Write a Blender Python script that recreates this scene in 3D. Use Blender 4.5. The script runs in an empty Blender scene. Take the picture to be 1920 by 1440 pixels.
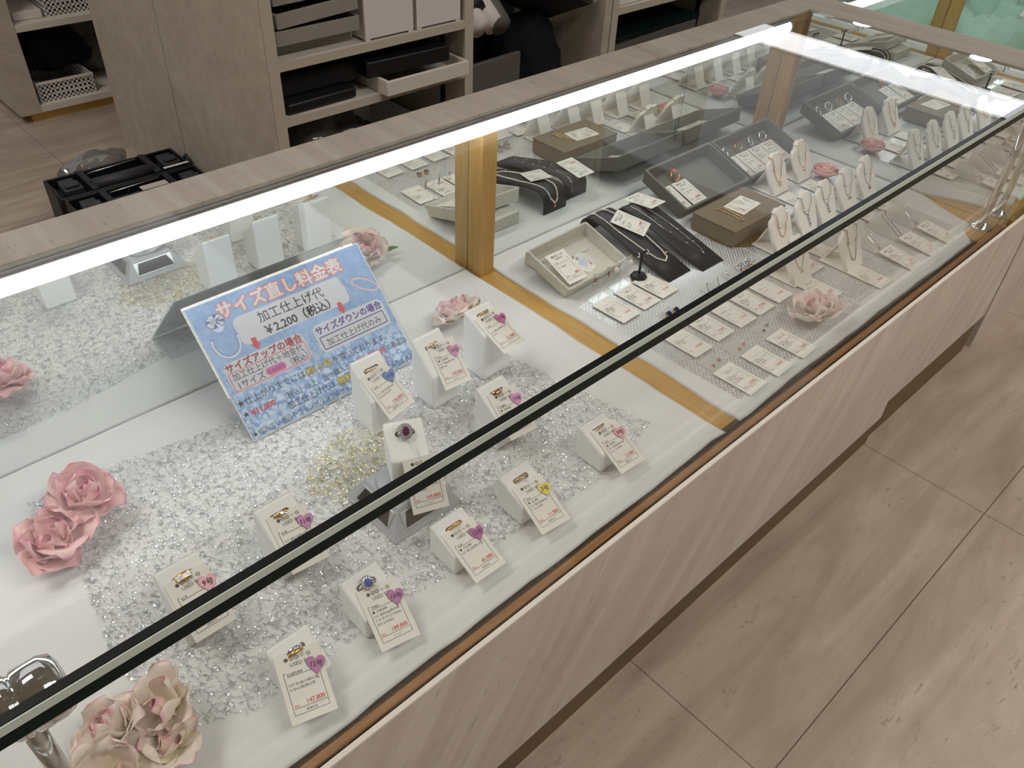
import bpy, bmesh, math, random
from mathutils import Vector, Matrix, Euler, noise
PI = math.pi
R = math.radians
rnd = random.Random(7)
sc = bpy.context.scene
COL = sc.collection

# ------------------------------------------------------------------ camera
cd = bpy.data.cameras.new('camera')
cd.sensor_width = 36.0
cd.lens = 29.0066
cd.clip_start = 0.02
cam = bpy.data.objects.new('camera', cd)
COL.objects.link(cam)
cam.matrix_world = Matrix.Translation((0, 0, 1.0)) @ (
    Matrix.Rotation(-0.793371, 4, 'Z') @ Matrix.Rotation(0.876251, 4, 'X') @ Matrix.Rotation(0.0557601, 4, 'Z'))
sc.camera = cam

# ------------------------------------------------------------------ view, world, lights
sc.view_settings.view_transform = 'Standard'
sc.view_settings.look = 'None'
sc.view_settings.exposure = 0.0
sc.view_settings.gamma = 1.0
sc.view_settings.use_curve_mapping = False
cy = sc.cycles
cy.max_bounces = 14
cy.diffuse_bounces = 4
cy.glossy_bounces = 8
cy.transmission_bounces = 8
cy.transparent_max_bounces = 40
cy.sample_clamp_indirect = 4.0
cy.blur_glossy = 0.5
cy.use_denoising = True

wd = bpy.data.worlds.new('world')
sc.world = wd
wd.use_nodes = True
wd.node_tree.nodes['Background'].inputs[0].default_value = (1.0, 0.93, 0.86, 1)
wd.node_tree.nodes['Background'].inputs[1].default_value = 0.12

def area(name, loc, sx, sy, power, col=(1, .93, .85), rot=(0, 0, 0)):
    l = bpy.data.lights.new(name, 'AREA')
    l.shape = 'RECTANGLE'
    l.size, l.size_y = sx, sy
    l.energy = power
    l.color = col
    o = bpy.data.objects.new(name, l)
    o.location = loc
    o.rotation_euler = rot
    COL.objects.link(o)
    return o
AREA_FRONT = 36.0
area('aisle_lamp', (1.1, -0.9, 2.55), 1.6, 0.6, AREA_FRONT, (1, .945, .885))
area('aisle_lamp', (3.2, -0.9, 2.55), 1.6, 0.6, AREA_FRONT * .7, (1, .945, .885))
area('storage_fill', (-0.7, 1.30, 2.55), 1.0, 0.5, 25.0, (1, .94, .87))  # unseen fill light, added to brighten the storage panels
LED_STRENGTH = 6.0
CEIL_PANEL = .8

# ------------------------------------------------------------------ materials
MATS = {}
def srgb(r, g, b):
    f = lambda c: ((c / 255.0 + .055) / 1.055) ** 2.4 if c / 255.0 > .04045 else c / 255.0 / 12.92
    return (f(r), f(g), f(b), 1)

class NT:
    def __init__(s, name):
        s.m = bpy.data.materials.new(name)
        s.m.use_nodes = True
        s.t = s.m.node_tree
        s.t.nodes.clear()
        s.out = s.n('ShaderNodeOutputMaterial')
    def n(s, kind, **kw):
        nd = s.t.nodes.new(kind)
        for k, v in kw.items():
            setattr(nd, k, v)
        return nd
    def l(s, a, b):
        s.t.links.new(a, b)
    def bsdf(s, col=(.8, .8, .8, 1), rough=.5, metal=0.0, spec=.5):
        b = s.n('ShaderNodeBsdfPrincipled')
        b.inputs['Base Color'].default_value = col
        b.inputs['Roughness'].default_value = rough
        b.inputs['Metallic'].default_value = metal
        b.inputs['Specular IOR Level'].default_value = spec
        return b
    def math(s, op, a, b=None, c=None):
        m = s.n('ShaderNodeMath', operation=op)
        for i, v in enumerate((a, b, c)):
            if v is None: continue
            if isinstance(v, (int, float)): m.inputs[i].default_value = v
            else: s.l(v, m.inputs[i])
        return m.outputs[0]
    def ramp(s, fac, stops, interp='LINEAR'):
        r = s.n('ShaderNodeValToRGB')
        r.color_ramp.interpolation = interp
        e = r.color_ramp.elements
        while len(e) > 1: e.remove(e[-1])
        e[0].position, e[0].color = stops[0]
        for p, c in stops[1:]:
            x = e.new(p); x.color = c
        s.l(fac, r.inputs[0])
        return r.outputs[0]
    def coord(s, which='Object', scale=(1, 1, 1), rot=(0, 0, 0)):
        tc = s.n('ShaderNodeTexCoord')
        mp = s.n('ShaderNodeMapping')
        mp.inputs['Scale'].default_value = scale
        mp.inputs['Rotation'].default_value = rot
        s.l(tc.outputs[which], mp.inputs[0])
        return mp.outputs[0]
    def noise(s, vec, scale, detail=4, rough=.55, dist=0.0):
        t = s.n('ShaderNodeTexNoise')
        t.inputs['Scale'].default_value = scale
        t.inputs['Detail'].default_value = detail
        t.inputs['Roughness'].default_value = rough
        t.inputs['Distortion'].default_value = dist
        s.l(vec, t.inputs['Vector'])
        return t
    def mix(s, fac, a, b, blend='MIX'):
        m = s.n('ShaderNodeMix', data_type='RGBA', blend_type=blend)
        for sock, v in ((m.inputs[0], fac), (m.inputs[6], a), (m.inputs[7], b)):
            if isinstance(v, (int, float)): sock.default_value = v
            elif isinstance(v, tuple): sock.default_value = v
            else: s.l(v, sock)
        return m.outputs[2]
    def bump(s, h, strength, dist=.001):
        b = s.n('ShaderNodeBump')
        b.inputs['Strength'].default_value = strength
        b.inputs['Distance'].default_value = dist
        s.l(h, b.inputs['Height'])
        return b.outputs[0]
    def done(s, shader):
        s.l(shader, s.out.inputs[0])
        MATS[s.m.name] = s.m
        return s.m

def plain(name, col, rough=.5, metal=0.0, spec=.5):
    t = NT(name); b = t.bsdf(col, rough, metal, spec)
    return t.done(b.outputs[0])

def fabric(name, col, rough=.85, scale=900, amt=.12, bump=.3, stretch=(1, 1, 1)):
    t = NT(name); b = t.bsdf(col, rough, 0, .25)
    v = t.coord('Object', stretch)
    n = t.noise(v, scale, 3, .6)
    n2 = t.noise(v, 25, 3, .5)
    f = t.math('ADD', t.math('MULTIPLY', n.outputs[0], .7), t.math('MULTIPLY', n2.outputs[0], .3))
    lo = tuple(c * (1 - amt) for c in col[:3]) + (1,)
    hi = tuple(min(1, c * (1 + amt)) for c in col[:3]) + (1,)
    t.l(t.ramp(f, [(.3, lo), (.7, hi)]), b.inputs['Base Color'])
    t.l(t.bump(n.outputs[0], bump, .0006), b.inputs['Normal'])
    return t.done(b.outputs[0])

def facing5(t):
    lw = t.n('ShaderNodeLayerWeight'); lw.inputs[0].default_value = .5
    return t.math('POWER', lw.outputs['Facing'], 5.0)

def clear(name, tint=(.95, .98, .965, 1), f0=.04, rough=0.0, gain=.96, haze=0.0, hazecol=(.9, .9, .9, 1)):
    t = NT(name)
    tr = t.n('ShaderNodeBsdfTransparent'); tr.inputs[0].default_value = tint
    gl = t.n('ShaderNodeBsdfGlossy'); gl.inputs['Roughness'].default_value = rough
    gl.inputs[0].default_value = (1, 1, 1, 1)
    f = t.math('ADD', t.math('MULTIPLY', facing5(t), gain), f0)
    m = t.n('ShaderNodeMixShader'); t.l(f, m.inputs[0]); t.l(tr.outputs[0], m.inputs[1]); t.l(gl.outputs[0], m.inputs[2])
    o = m.outputs[0]
    if haze:
        df = t.n('ShaderNodeBsdfDiffuse'); df.inputs[0].default_value = hazecol
        tl = t.n('ShaderNodeBsdfTranslucent'); tl.inputs[0].default_value = hazecol
        ad = t.n('ShaderNodeMixShader'); ad.inputs[0].default_value = .5
        t.l(df.outputs[0], ad.inputs[1]); t.l(tl.outputs[0], ad.inputs[2])
        m2 = t.n('ShaderNodeMixShader'); m2.inputs[0].default_value = haze
        t.l(o, m2.inputs[1]); t.l(ad.outputs[0], m2.inputs[2]); o = m2.outputs[0]
    return t.done(o)

def emit(name, col, strength):
    t = NT(name); e = t.n('ShaderNodeEmission')
    e.inputs[0].default_value = col; e.inputs[1].default_value = strength
    return t.done(e.outputs[0])

# stone with slanted streaks
def stone(name, c0, c1, c2, rot, rough=.55):
    t = NT(name); b = t.bsdf(c1, rough, 0, .35)
    v = t.coord('Object', (1, 1, 1), rot)
    st = t.n('ShaderNodeMapping'); st.inputs['Scale'].default_value = (34, 34, 2.0); t.l(v, st.inputs[0])
    n1 = t.noise(st.outputs[0], 1.0, 6, .6, .25)
    n2 = t.noise(v, 5, 3, .5)
    f = t.math('ADD', t.math('MULTIPLY', n1.outputs[0], .72), t.math('MULTIPLY', n2.outputs[0], .28))
    col = t.ramp(f, [(.33, c0), (.52, c1), (.66, c2)])
    st2 = t.n('ShaderNodeMapping'); st2.inputs['Scale'].default_value = (260, 260, 45); t.l(v, st2.inputs[0])
    n3 = t.noise(st2.outputs[0], 1.0, 2, .5, .4)
    pit = t.ramp(n3.outputs[0], [(.64, (0, 0, 0, 1)), (.74, (1, 1, 1, 1))])
    t.l(t.mix(t.math('MULTIPLY', pit, .42), col, tuple(c * .45 for c in c0[:3]) + (1,)), b.inputs['Base Color'])
    t.l(t.bump(n3.outputs[0], .12, .001), b.inputs['Normal'])
    return t.done(b.outputs[0])
stone('stone_front', srgb(192, 180, 168), srgb(206, 196, 185), srgb(217, 209, 199), (0, R(-30), 0))
stone('stone_ledge', srgb(150, 141, 131), srgb(163, 155, 145), srgb(174, 167, 158), (R(90), 0, R(32)), .45)
stone('cabinet_laminate', srgb(172, 163, 150), srgb(186, 177, 164), srgb(196, 188, 175), (R(5), R(60), R(20)), .5)

# floor tile
t = NT('floor_tile'); b = t.bsdf((.3, .25, .2, 1), .42, 0, .4)
v = t.coord('Object')
mp = t.n('ShaderNodeMapping'); mp.inputs['Scale'].default_value = (2.2, 13, 1); mp.inputs['Rotation'].default_value = (0, 0, R(-6)); t.l(v, mp.inputs[0])
n1 = t.noise(mp.outputs[0], 1.0, 7, .6, 1.2)
n2 = t.noise(v, 3.2, 4, .55, .5)
f = t.math('ADD', t.math('MULTIPLY', n1.outputs[0], .65), t.math('MULTIPLY', n2.outputs[0], .35))
col = t.ramp(f, [(.34, srgb(142, 126, 112)), (.5, srgb(166, 150, 135)), (.62, srgb(181, 166, 151)), (.72, srgb(197, 183, 167))])
mp2 = t.n('ShaderNodeMapping'); mp2.inputs['Scale'].default_value = (28, 95, 1); mp2.inputs['Rotation'].default_value = (0, 0, R(-10)); t.l(v, mp2.inputs[0])
n3 = t.noise(mp2.outputs[0], 1.0, 5, .65, 1.5)
zone = t.ramp(n1.outputs[0], [(.40, (0, 0, 0, 1)), (.58, (1, 1, 1, 1))])
pit = t.ramp(n3.outputs[0], [(.60, (0, 0, 0, 1)), (.68, (1, 1, 1, 1))])
fine = t.noise(v, 160, 2, .5)
col = t.mix(t.math('MULTIPLY', t.math('MULTIPLY', pit, zone), .55), col, srgb(104, 89, 76))
col = t.mix(t.math('MULTIPLY', fine.outputs[0], .16), col, srgb(124, 108, 94))
sp = t.n('ShaderNodeSeparateXYZ'); t.l(v, sp.inputs[0])
TILE = .645
def joint(sock, off, w):
    u = t.math('SUBTRACT', sock, off - w / 2)
    m = t.math('FLOORED_MODULO', u, TILE)
    return t.math('LESS_THAN', m, w)
j = t.math('MAXIMUM', joint(sp.outputs[0], .575, .0014), joint(sp.outputs[1], .094, .0018))
t.l(t.mix(t.math('MULTIPLY', j, .8), col, srgb(62, 50, 40)), b.inputs['Base Color'])
rr = t.math('ADD', t.math('MULTIPLY', n2.outputs[0], .2), .34)
t.l(rr, b.inputs['Roughness'])
t.done(b.outputs[0])

# yellow display wood
def wood(name, c0, c1, axis=(1, 1, 1), rough=.45):
    t = NT(name); b = t.bsdf(c0, rough, 0, .35)
    v = t.coord('Object', axis)
    n = t.noise(v, 6, 6, .6, .6)
    t.l(t.ramp(n.outputs[0], [(.35, c0), (.65, c1)]), b.inputs['Base Color'])
    return t.done(b.outputs[0])
wood('wood_board', srgb(178, 134, 62), srgb(196, 154, 82), (30, 2, 8))
wood('wood_post', srgb(184, 142, 76), srgb(200, 160, 94), (30, 30, 1.5))
wood('wood_rim', srgb(140, 98, 60), srgb(164, 120, 78), (2, 40, 8))

# white felt cloth
t = NT('white_felt'); b = t.bsdf((.78, .77, .75, 1), .95, 0, .1)
v = t.coord('Object'); n = t.noise(v, 700, 3, .7); n2 = t.noise(v, 9, 4, .5)
f = t.math('ADD', t.math('MULTIPLY', n.outputs[0], .5), t.math('MULTIPLY', n2.outputs[0], .5))
t.l(t.ramp(f, [(.3, (.665, .665, .66, 1)), (.7, (.745, .745, .74, 1))]), b.inputs['Base Color'])
t.l(t.bump(f, .35, .0012), b.inputs['Normal'])
t.done(b.outputs[0])

# wiry net of metallic thread
def net(name, col, dens, seed):
    t = NT(name)
    v0 = t.coord('Object')
    ad = t.n('ShaderNodeVectorMath', operation='ADD'); ad.inputs[1].default_value = (seed, seed * 1.7, 0); t.l(v0, ad.inputs[0]); v = ad.outputs[0]
    masks = []
    for i, (s_, w_, ds) in enumerate(((120, .034, .010), (78, .026, .016))):
        a2 = t.n('ShaderNodeVectorMath', operation='ADD'); a2.inputs[1].default_value = (i * 3.1, i * 1.3, 0); t.l(v, a2.inputs[0])
        nz = t.noise(a2.outputs[0], 130, 2, .5)
        dv = t.n('ShaderNodeVectorMath', operation='SUBTRACT'); dv.inputs[1].default_value = (.5, .5, .5); t.l(nz.outputs['Color'], dv.inputs[0])
        sv = t.n('ShaderNodeVectorMath', operation='SCALE'); sv.inputs['Scale'].default_value = ds; t.l(dv.outputs[0], sv.inputs[0])
        av = t.n('ShaderNodeVectorMath', operation='ADD'); t.l(a2.outputs[0], av.inputs[0]); t.l(sv.outputs[0], av.inputs[1])
        vo = t.n('ShaderNodeTexVoronoi', feature='DISTANCE_TO_EDGE', voronoi_dimensions='2D'); vo.inputs['Scale'].default_value = s_; t.l(av.outputs[0], vo.inputs['Vector'])
        ln = t.math('LESS_THAN', vo.outputs['Distance'], w_ * dens)
        gap = t.noise(a2.outputs[0], 240, 1, .5)
        masks.append(t.math('MULTIPLY', ln, t.math('GREATER_THAN', gap.outputs[0], .46)))
    vo = t.n('ShaderNodeTexVoronoi', voronoi_dimensions='2D'); vo.inputs['Scale'].default_value = 40; t.l(v, vo.inputs['Vector'])
    star = t.math('LESS_THAN', vo.outputs['Distance'], .17)
    vo2 = t.n('ShaderNodeTexVoronoi', feature='DISTANCE_TO_EDGE', voronoi_dimensions='2D'); vo2.inputs['Scale'].default_value = 420; t.l(v, vo2.inputs['Vector'])
    starl = t.math('MULTIPLY', star, t.math('LESS_THAN', vo2.outputs['Distance'], .10))
    m = t.math('MAXIMUM', t.math('MAXIMUM', masks[0], masks[1]), starl)
    gl = t.n('ShaderNodeBsdfGlossy'); gl.inputs[0].default_value = col; gl.inputs['Roughness'].default_value = .22
    vc = t.n('ShaderNodeTexVoronoi', voronoi_dimensions='2D'); vc.inputs['Scale'].default_value = 620; t.l(v, vc.inputs['Vector'])
    c0 = t.n('ShaderNodeVectorMath', operation='SUBTRACT'); c0.inputs[1].default_value = (.5, .5, .5); t.l(vc.outputs['Color'], c0.inputs[0])
    c1 = t.n('ShaderNodeVectorMath', operation='MULTIPLY'); c1.inputs[1].default_value = (1.5, 1.5, .2); t.l(c0.outputs[0], c1.inputs[0])
    gm = t.n('ShaderNodeNewGeometry')
    c2 = t.n('ShaderNodeVectorMath', operation='ADD'); t.l(gm.outputs['Normal'], c2.inputs[0]); t.l(c1.outputs[0], c2.inputs[1])
    c3 = t.n('ShaderNodeVectorMath', operation='NORMALIZE'); t.l(c2.outputs[0], c3.inputs[0]); t.l(c3.outputs[0], gl.inputs['Normal'])
    df = t.n('ShaderNodeBsdfDiffuse'); df.inputs[0].default_value = tuple(c * .62 for c in col[:3]) + (1,)
    mm = t.n('ShaderNodeMixShader'); mm.inputs[0].default_value = .5; t.l(gl.outputs[0], mm.inputs[1]); t.l(df.outputs[0], mm.inputs[2])
    tr = t.n('ShaderNodeBsdfTransparent')
    mx = t.n('ShaderNodeMixShader'); t.l(m, mx.inputs[0]); t.l(tr.outputs[0], mx.inputs[1]); t.l(mm.outputs[0], mx.inputs[2])
    return t.done(mx.outputs[0])
net('silver_net', (.74, .75, .78, 1), 1.25, 0.0)
net('gold_net', (.86, .76, .36, 1), 1.5, 5.0)

# clear film with silver dots on a diagonal lattice
t = NT('dot_film')
v = t.coord('Object', (1, 1, 1), (0, 0, R(45)))
sp = t.n('ShaderNodeSeparateXYZ'); t.l(v, sp.inputs[0])
P_ = .0050
def cell(s_):
    return t.math('SUBTRACT', t.math('FLOORED_MODULO', s_, P_), P_ / 2)
cx, cyy = cell(sp.outputs[0]), cell(sp.outputs[1])
d2 = t.math('ADD', t.math('MULTIPLY', cx, cx), t.math('MULTIPLY', cyy, cyy))
mk = t.math('LESS_THAN', d2, (.00120) ** 2)
tr = t.n('ShaderNodeBsdfTransparent'); tr.inputs[0].default_value = (.97, .97, .97, 1)
gl = t.n('ShaderNodeBsdfGlossy'); gl.inputs['Roughness'].default_value = .12
m1 = t.n('ShaderNodeMixShader'); t.l(t.math('ADD', t.math('MULTIPLY', facing5(t), .8), .05), m1.inputs[0]); t.l(tr.outputs[0], m1.inputs[1]); t.l(gl.outputs[0], m1.inputs[2])
g2 = t.n('ShaderNodeBsdfGlossy'); g2.inputs['Roughness'].default_value = .35; g2.inputs[0].default_value = (.86, .86, .87, 1)
m2 = t.n('ShaderNodeMixShader'); t.l(mk, m2.inputs[0]); t.l(m1.outputs[0], m2.inputs[1]); t.l(g2.outputs[0], m2.inputs[2])
t.done(m2.outputs[0])

# glitter
def glitter(name, col):
    t = NT(name); b = t.bsdf(col, .35, .9, .5)
    v = t.coord('Object'); n = t.noise(v, 900, 2, .7)
    t.l(t.bump(n.outputs[0], 1.0, .003), b.inputs['Normal'])
    return t.done(b.outputs[0])
glitter('gold_glitter', srgb(190, 165, 105))

# linen weave
t = NT('linen_weave'); b = t.bsdf((.6, .58, .53, 1), .9, 0, .2)
v = t.coord('Object', (60, 1400, 1400)); n = t.noise(v, 1.0, 2, .6)
v2 = t.coord('Object', (1400, 60, 60)); n2 = t.noise(v2, 1.0, 2, .6)
f = t.math('ADD', t.math('MULTIPLY', n.outputs[0], .6), t.math('MULTIPLY', n2.outputs[0], .4))
t.l(t.ramp(f, [(.36, srgb(188, 184, 172)), (.6, srgb(216, 213, 203))]), b.inputs['Base Color'])
t.l(t.bump(f, .4, .0006), b.inputs['Normal'])
t.done(b.outputs[0])

fabric('velvet_grey', srgb(120, 119, 114), .9, 700, .06, .25)
fabric('taupe_linen', srgb(128, 114, 96), .85, 1100, .10, .3)
fabric('grey_card', srgb(150, 144, 136), .85, 220, .10, .2)
fabric('black_cloth', srgb(22, 23, 28), .9, 300, .3, .5)
t = NT('mint_tulle'); b = t.bsdf(srgb(206, 246, 230), .8, 0, .2); tl = t.n('ShaderNodeBsdfTranslucent'); tl.inputs[0].default_value = srgb(206, 246, 230)
m_ = t.n('ShaderNodeMixShader'); m_.inputs[0].default_value = .35; t.l(b.outputs[0], m_.inputs[1]); t.l(tl.outputs[0], m_.inputs[2]); t.done(m_.outputs[0])
fabric('leatherette', srgb(236, 233, 228), .55, 1500, .02, .15)
fabric('bust_leatherette', srgb(244, 238, 230), .55, 1300, .02, .15)
plain('stand_white', srgb(238, 238, 236), .5, 0, .4)
plain('slot_foam', srgb(205, 200, 192), .95, 0, .1)
plain('paper', srgb(236, 232, 224), .65, 0, .3)
t = NT('paper_white'); b = t.bsdf(srgb(240, 240, 240), .5, 0, .4); tl = t.n('ShaderNodeBsdfTranslucent'); tl.inputs[0].default_value = (.9, .9, .9, 1)
m_ = t.n('ShaderNodeMixShader'); m_.inputs[0].default_value = .35; t.l(b.outputs[0], m_.inputs[1]); t.l(tl.outputs[0], m_.inputs[2]); t.done(m_.outputs[0])
plain('ink', srgb(38, 36, 40), .7)
plain('ink_navy', srgb(58, 64, 92), .7)
plain('ink_red', srgb(214, 62, 52), .7)
plain('red', srgb(200, 40, 56), .6)
plain('dark_red', srgb(150, 26, 52), .6)
plain('pink_red', srgb(214, 84, 110), .6)
plain('purple', srgb(84, 56, 140), .6)
plain('pill_pink', srgb(214, 92, 164), .6)
plain('print_yellow', srgb(226, 206, 60), .6)
plain('ring_print_light', srgb(196, 206, 232), .6)
plain('ring_print_dark', srgb(92, 104, 150), .6)
plain('ring_print_rose', srgb(226, 166, 170), .6)
for n_, c_ in (('heart_purple', (176, 92, 158)), ('heart_pink', (206, 116, 170)), ('heart_pale', (226, 160, 176)), ('heart_blue', (46, 100, 186)), ('heart_yellow', (232, 218, 92)), ('heart_mauve', (214, 134, 196))):
    plain(n_, srgb(*c_), .35, 0, .5)
plain('chrome', (.78, .78, .78, 1), .06, 1)
plain('aluminium', (.62, .63, .63, 1), .3, 1)
plain('steel_lamp', (.55, .55, .56, 1), .35, 1)
plain('gold', srgb(218, 178, 104), .26, 1)
plain('pale_gold', srgb(226, 190, 130), .2, 1)
plain('rose_gold', srgb(228, 168, 130), .18, 1)
plain('silver', (.80, .80, .82, 1), .16, 1)
plain('dark_silver', (.30, .30, .32, 1), .3, 1)
plain('mirror', (.86, .89, .87, 1), .0, 1)
plain('turntable_grey', srgb(176, 178, 184), .4, 0, .5)
plain('solar_cell', srgb(42, 32, 26), .12, 0, .6)
plain('black_plastic', srgb(20, 21, 24), .45, 0, .4)
plain('black_board', srgb(46, 46, 50), .5, 0, .35)
plain('charcoal_plastic', srgb(46, 46, 50), .5, 0, .4)
plain('white_plastic', srgb(222, 216, 212), .5, 0, .4)
plain('white_laminate', srgb(214, 208, 198), .5, 0, .4)
plain('shelf_edge', srgb(190, 180, 166), .55, 0, .4)
plain('plinth_bronze', srgb(112, 92, 58), .4, .55)
plain('plinth_gold', srgb(196, 160, 92), .35, .6)
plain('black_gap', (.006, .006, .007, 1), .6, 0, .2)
plain('seal_dark', (.008, .009, .010, 1), .3, 0, .2)
plain('glass_edge_dark', (.002, .012, .011, 1), .3, 0, .15)
plain('glass_edge_light', srgb(206, 220, 212), .22, 0, .5)
plain('wall_paint', srgb(205, 196, 184), .8)
plain('ceiling_paint', srgb(210, 204, 196), .9)
plain('dark_wall', srgb(70, 62, 56), .8)
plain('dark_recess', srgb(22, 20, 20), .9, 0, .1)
plain('shade_brown', srgb(74, 60, 48), .8, 0, .2)
plain('stone_edge', srgb(214, 205, 194), .7, 0, .3)
plain('gem_purple', srgb(96, 26, 66), .08, 0, .8)
plain('gem_blue', srgb(78, 92, 168), .08, 0, .8)
plain('gem_navy', srgb(16, 34, 92), .08, 0, .8)
plain('gem_garnet', srgb(150, 40, 52), .08, 0, .8)
plain('gem_black', srgb(36, 36, 40), .12, 0, .8)
plain('gem_pink', srgb(206, 110, 112), .1, 0, .8)
plain('crystal', (.52, .52, .54, 1), .2, .6, .8)
plain('pearl', srgb(236, 228, 214), .18, 0, .7)
plain('string_white', srgb(232, 228, 220), .7)
plain('leaf_green', srgb(92, 124, 62), .6)
plain('bag_grey', srgb(96, 92, 90), .35, 0, .5)
clear('bag_plastic', (.62, .62, .63, 1), .12, .12, .7, .30, (.42, .41, .40, 1))
plain('board_grey', srgb(92, 88, 84), .6)
clear('pane_glass', (.975, .985, .98, 1))
clear('acrylic', (.975, .985, .985, 1), .05, 0, .96, .05, (.95, .96, .96, 1))
clear('plastic_film', (.9, .92, .92, 1), .10, .15)
clear('frosted_plastic', (.9, .9, .9, 1), .05, .25, .6, .62, (.92, .91, .90, 1))
clear('milky_film', (.95, .95, .95, 1), .05, .2, .6, .35, (.93, .93, .93, 1))
emit('led_white', (.955, .99, 1.0, 1), LED_STRENGTH)
emit('downlight', (.9, .93, 1.0, 1), 14.0)
emit('ceiling_panel_soft', (.98, .98, 1.0, 1), CEIL_PANEL)
emit('ceiling_panel_bright', (.96, .97, 1.0, 1), CEIL_PANEL * 2.9)
emit('ceiling_panel_faint', (.98, .98, 1.0, 1), CEIL_PANEL * .4)

# petals: colour runs from the heart of the flower to the rim of each petal
def petal(name, inner, mid, rim, trans=.35, ax=1):
    t = NT(name)
    tc = t.n('ShaderNodeTexCoord'); sp = t.n('ShaderNodeSeparateXYZ'); t.l(tc.outputs['Generated'], sp.inputs[0])
    n = t.noise(tc.outputs['Object'], 60, 3, .5)
    f = t.math('ADD', sp.outputs[ax], t.math('MULTIPLY', t.math('SUBTRACT', n.outputs[0], .5), .25))
    c = t.ramp(f, [(.0, inner), (.5, mid), (.90, mid), (1.0, rim)])
    b = t.bsdf(mid, .6, 0, .25); t.l(c, b.inputs['Base Color'])
    tl = t.n('ShaderNodeBsdfTranslucent'); t.l(c, tl.inputs[0])
    m = t.n('ShaderNodeMixShader'); m.inputs[0].default_value = trans
    t.l(b.outputs[0], m.inputs[1]); t.l(tl.outputs[0], m.inputs[2])
    return t.done(m.outputs[0])
petal('petal_pink', srgb(252, 216, 212), srgb(252, 214, 214), srgb(242, 158, 184), .28)
petal('petal_cream', srgb(240, 238, 196), srgb(252, 240, 230), srgb(246, 176, 194), .25)
petal('petal_blush', srgb(252, 232, 208), srgb(252, 222, 212), srgb(246, 180, 196), .25)
petal('petal_pale', srgb(250, 238, 232), srgb(252, 230, 230), srgb(244, 150, 178), .28)
petal('petal_white', srgb(252, 244, 240), srgb(252, 242, 238), srgb(252, 216, 222), .35)
petal('petal_rose', srgb(236, 150, 148), srgb(250, 194, 190), srgb(255, 230, 226), .15, 2)

# blue printed card with soft round lights
t = NT('blue_print'); b = t.bsdf(srgb(130, 172, 222), .35, 0, .5)
v = t.coord('Object')
sp = t.n('ShaderNodeSeparateXYZ'); t.l(v, sp.inputs[0])
n = t.noise(v, 14, 3, .5)
base = t.ramp(n.outputs[0], [(.3, srgb(82, 126, 182)), (.7, srgb(120, 160, 208))])
low = t.math('SUBTRACT', 1.0, t.math('DIVIDE', sp.outputs[1], .11))
lowc = t.n('ShaderNodeClamp'); t.l(low, lowc.inputs[0])
acc = None
for i, s_ in enumerate((70, 110, 170)):
    vo = t.n('ShaderNodeTexVoronoi'); vo.inputs['Scale'].default_value = s_; vo.voronoi_dimensions = '2D'; t.l(v, vo.inputs['Vector'])
    mk = t.ramp(vo.outputs['Distance'], [(.26, (1, 1, 1, 1)), (.42, (0, 0, 0, 1))])
    sh = t.n('ShaderNodeSeparateColor'); t.l(vo.outputs['Color'], sh.inputs[0])
    mk = t.math('MULTIPLY', mk, sh.outputs[0])
    acc = mk if acc is None else t.math('MAXIMUM', acc, mk)
fac = t.math('MULTIPLY', acc, t.math('ADD', t.math('MULTIPLY', lowc.outputs[0], .65), .10))
t.l(t.mix(fac, base, srgb(222, 236, 248)), b.inputs['Base Color'])
t.done(b.outputs[0])

# ------------------------------------------------------------------ geometry helpers
def frame(o, x, y):
    """matrix from an origin, an x direction and a rough y direction"""
    x = Vector(x).normalized(); z = x.cross(Vector(y)).normalized(); y = z.cross(x)
    m = Matrix((x, y, z)).transposed().to_4x4(); m.translation = Vector(o)
    return m
def TR(loc=(0, 0, 0), rx=0, ry=0, rz=0):
    return Matrix.Translation(loc) @ Euler((rx, ry, rz), 'XYZ').to_matrix().to_4x4()

TEXT = {}
def text_geo(s, off=0.0):
    k = (s, off)
    if k not in TEXT:
        c = bpy.data.curves.new('t', 'FONT'); c.body = s; c.size = 1; c.resolution_u = 2; c.offset = off
        o = bpy.data.objects.new('t', c); COL.objects.link(o)
        dg = bpy.context.evaluated_depsgraph_get()
        m = bpy.data.meshes.new_from_object(o.evaluated_get(dg))
        vs = [(v.co.x, v.co.y) for v in m.vertices]; fs = [tuple(p.vertices) for p in m.polygons]
        bpy.data.objects.remove(o); bpy.data.curves.remove(c); bpy.data.meshes.remove(m)
        w = max((v[0] for v in vs), default=0)
        TEXT[k] = (vs, fs, w)
    return TEXT[k]

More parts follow.
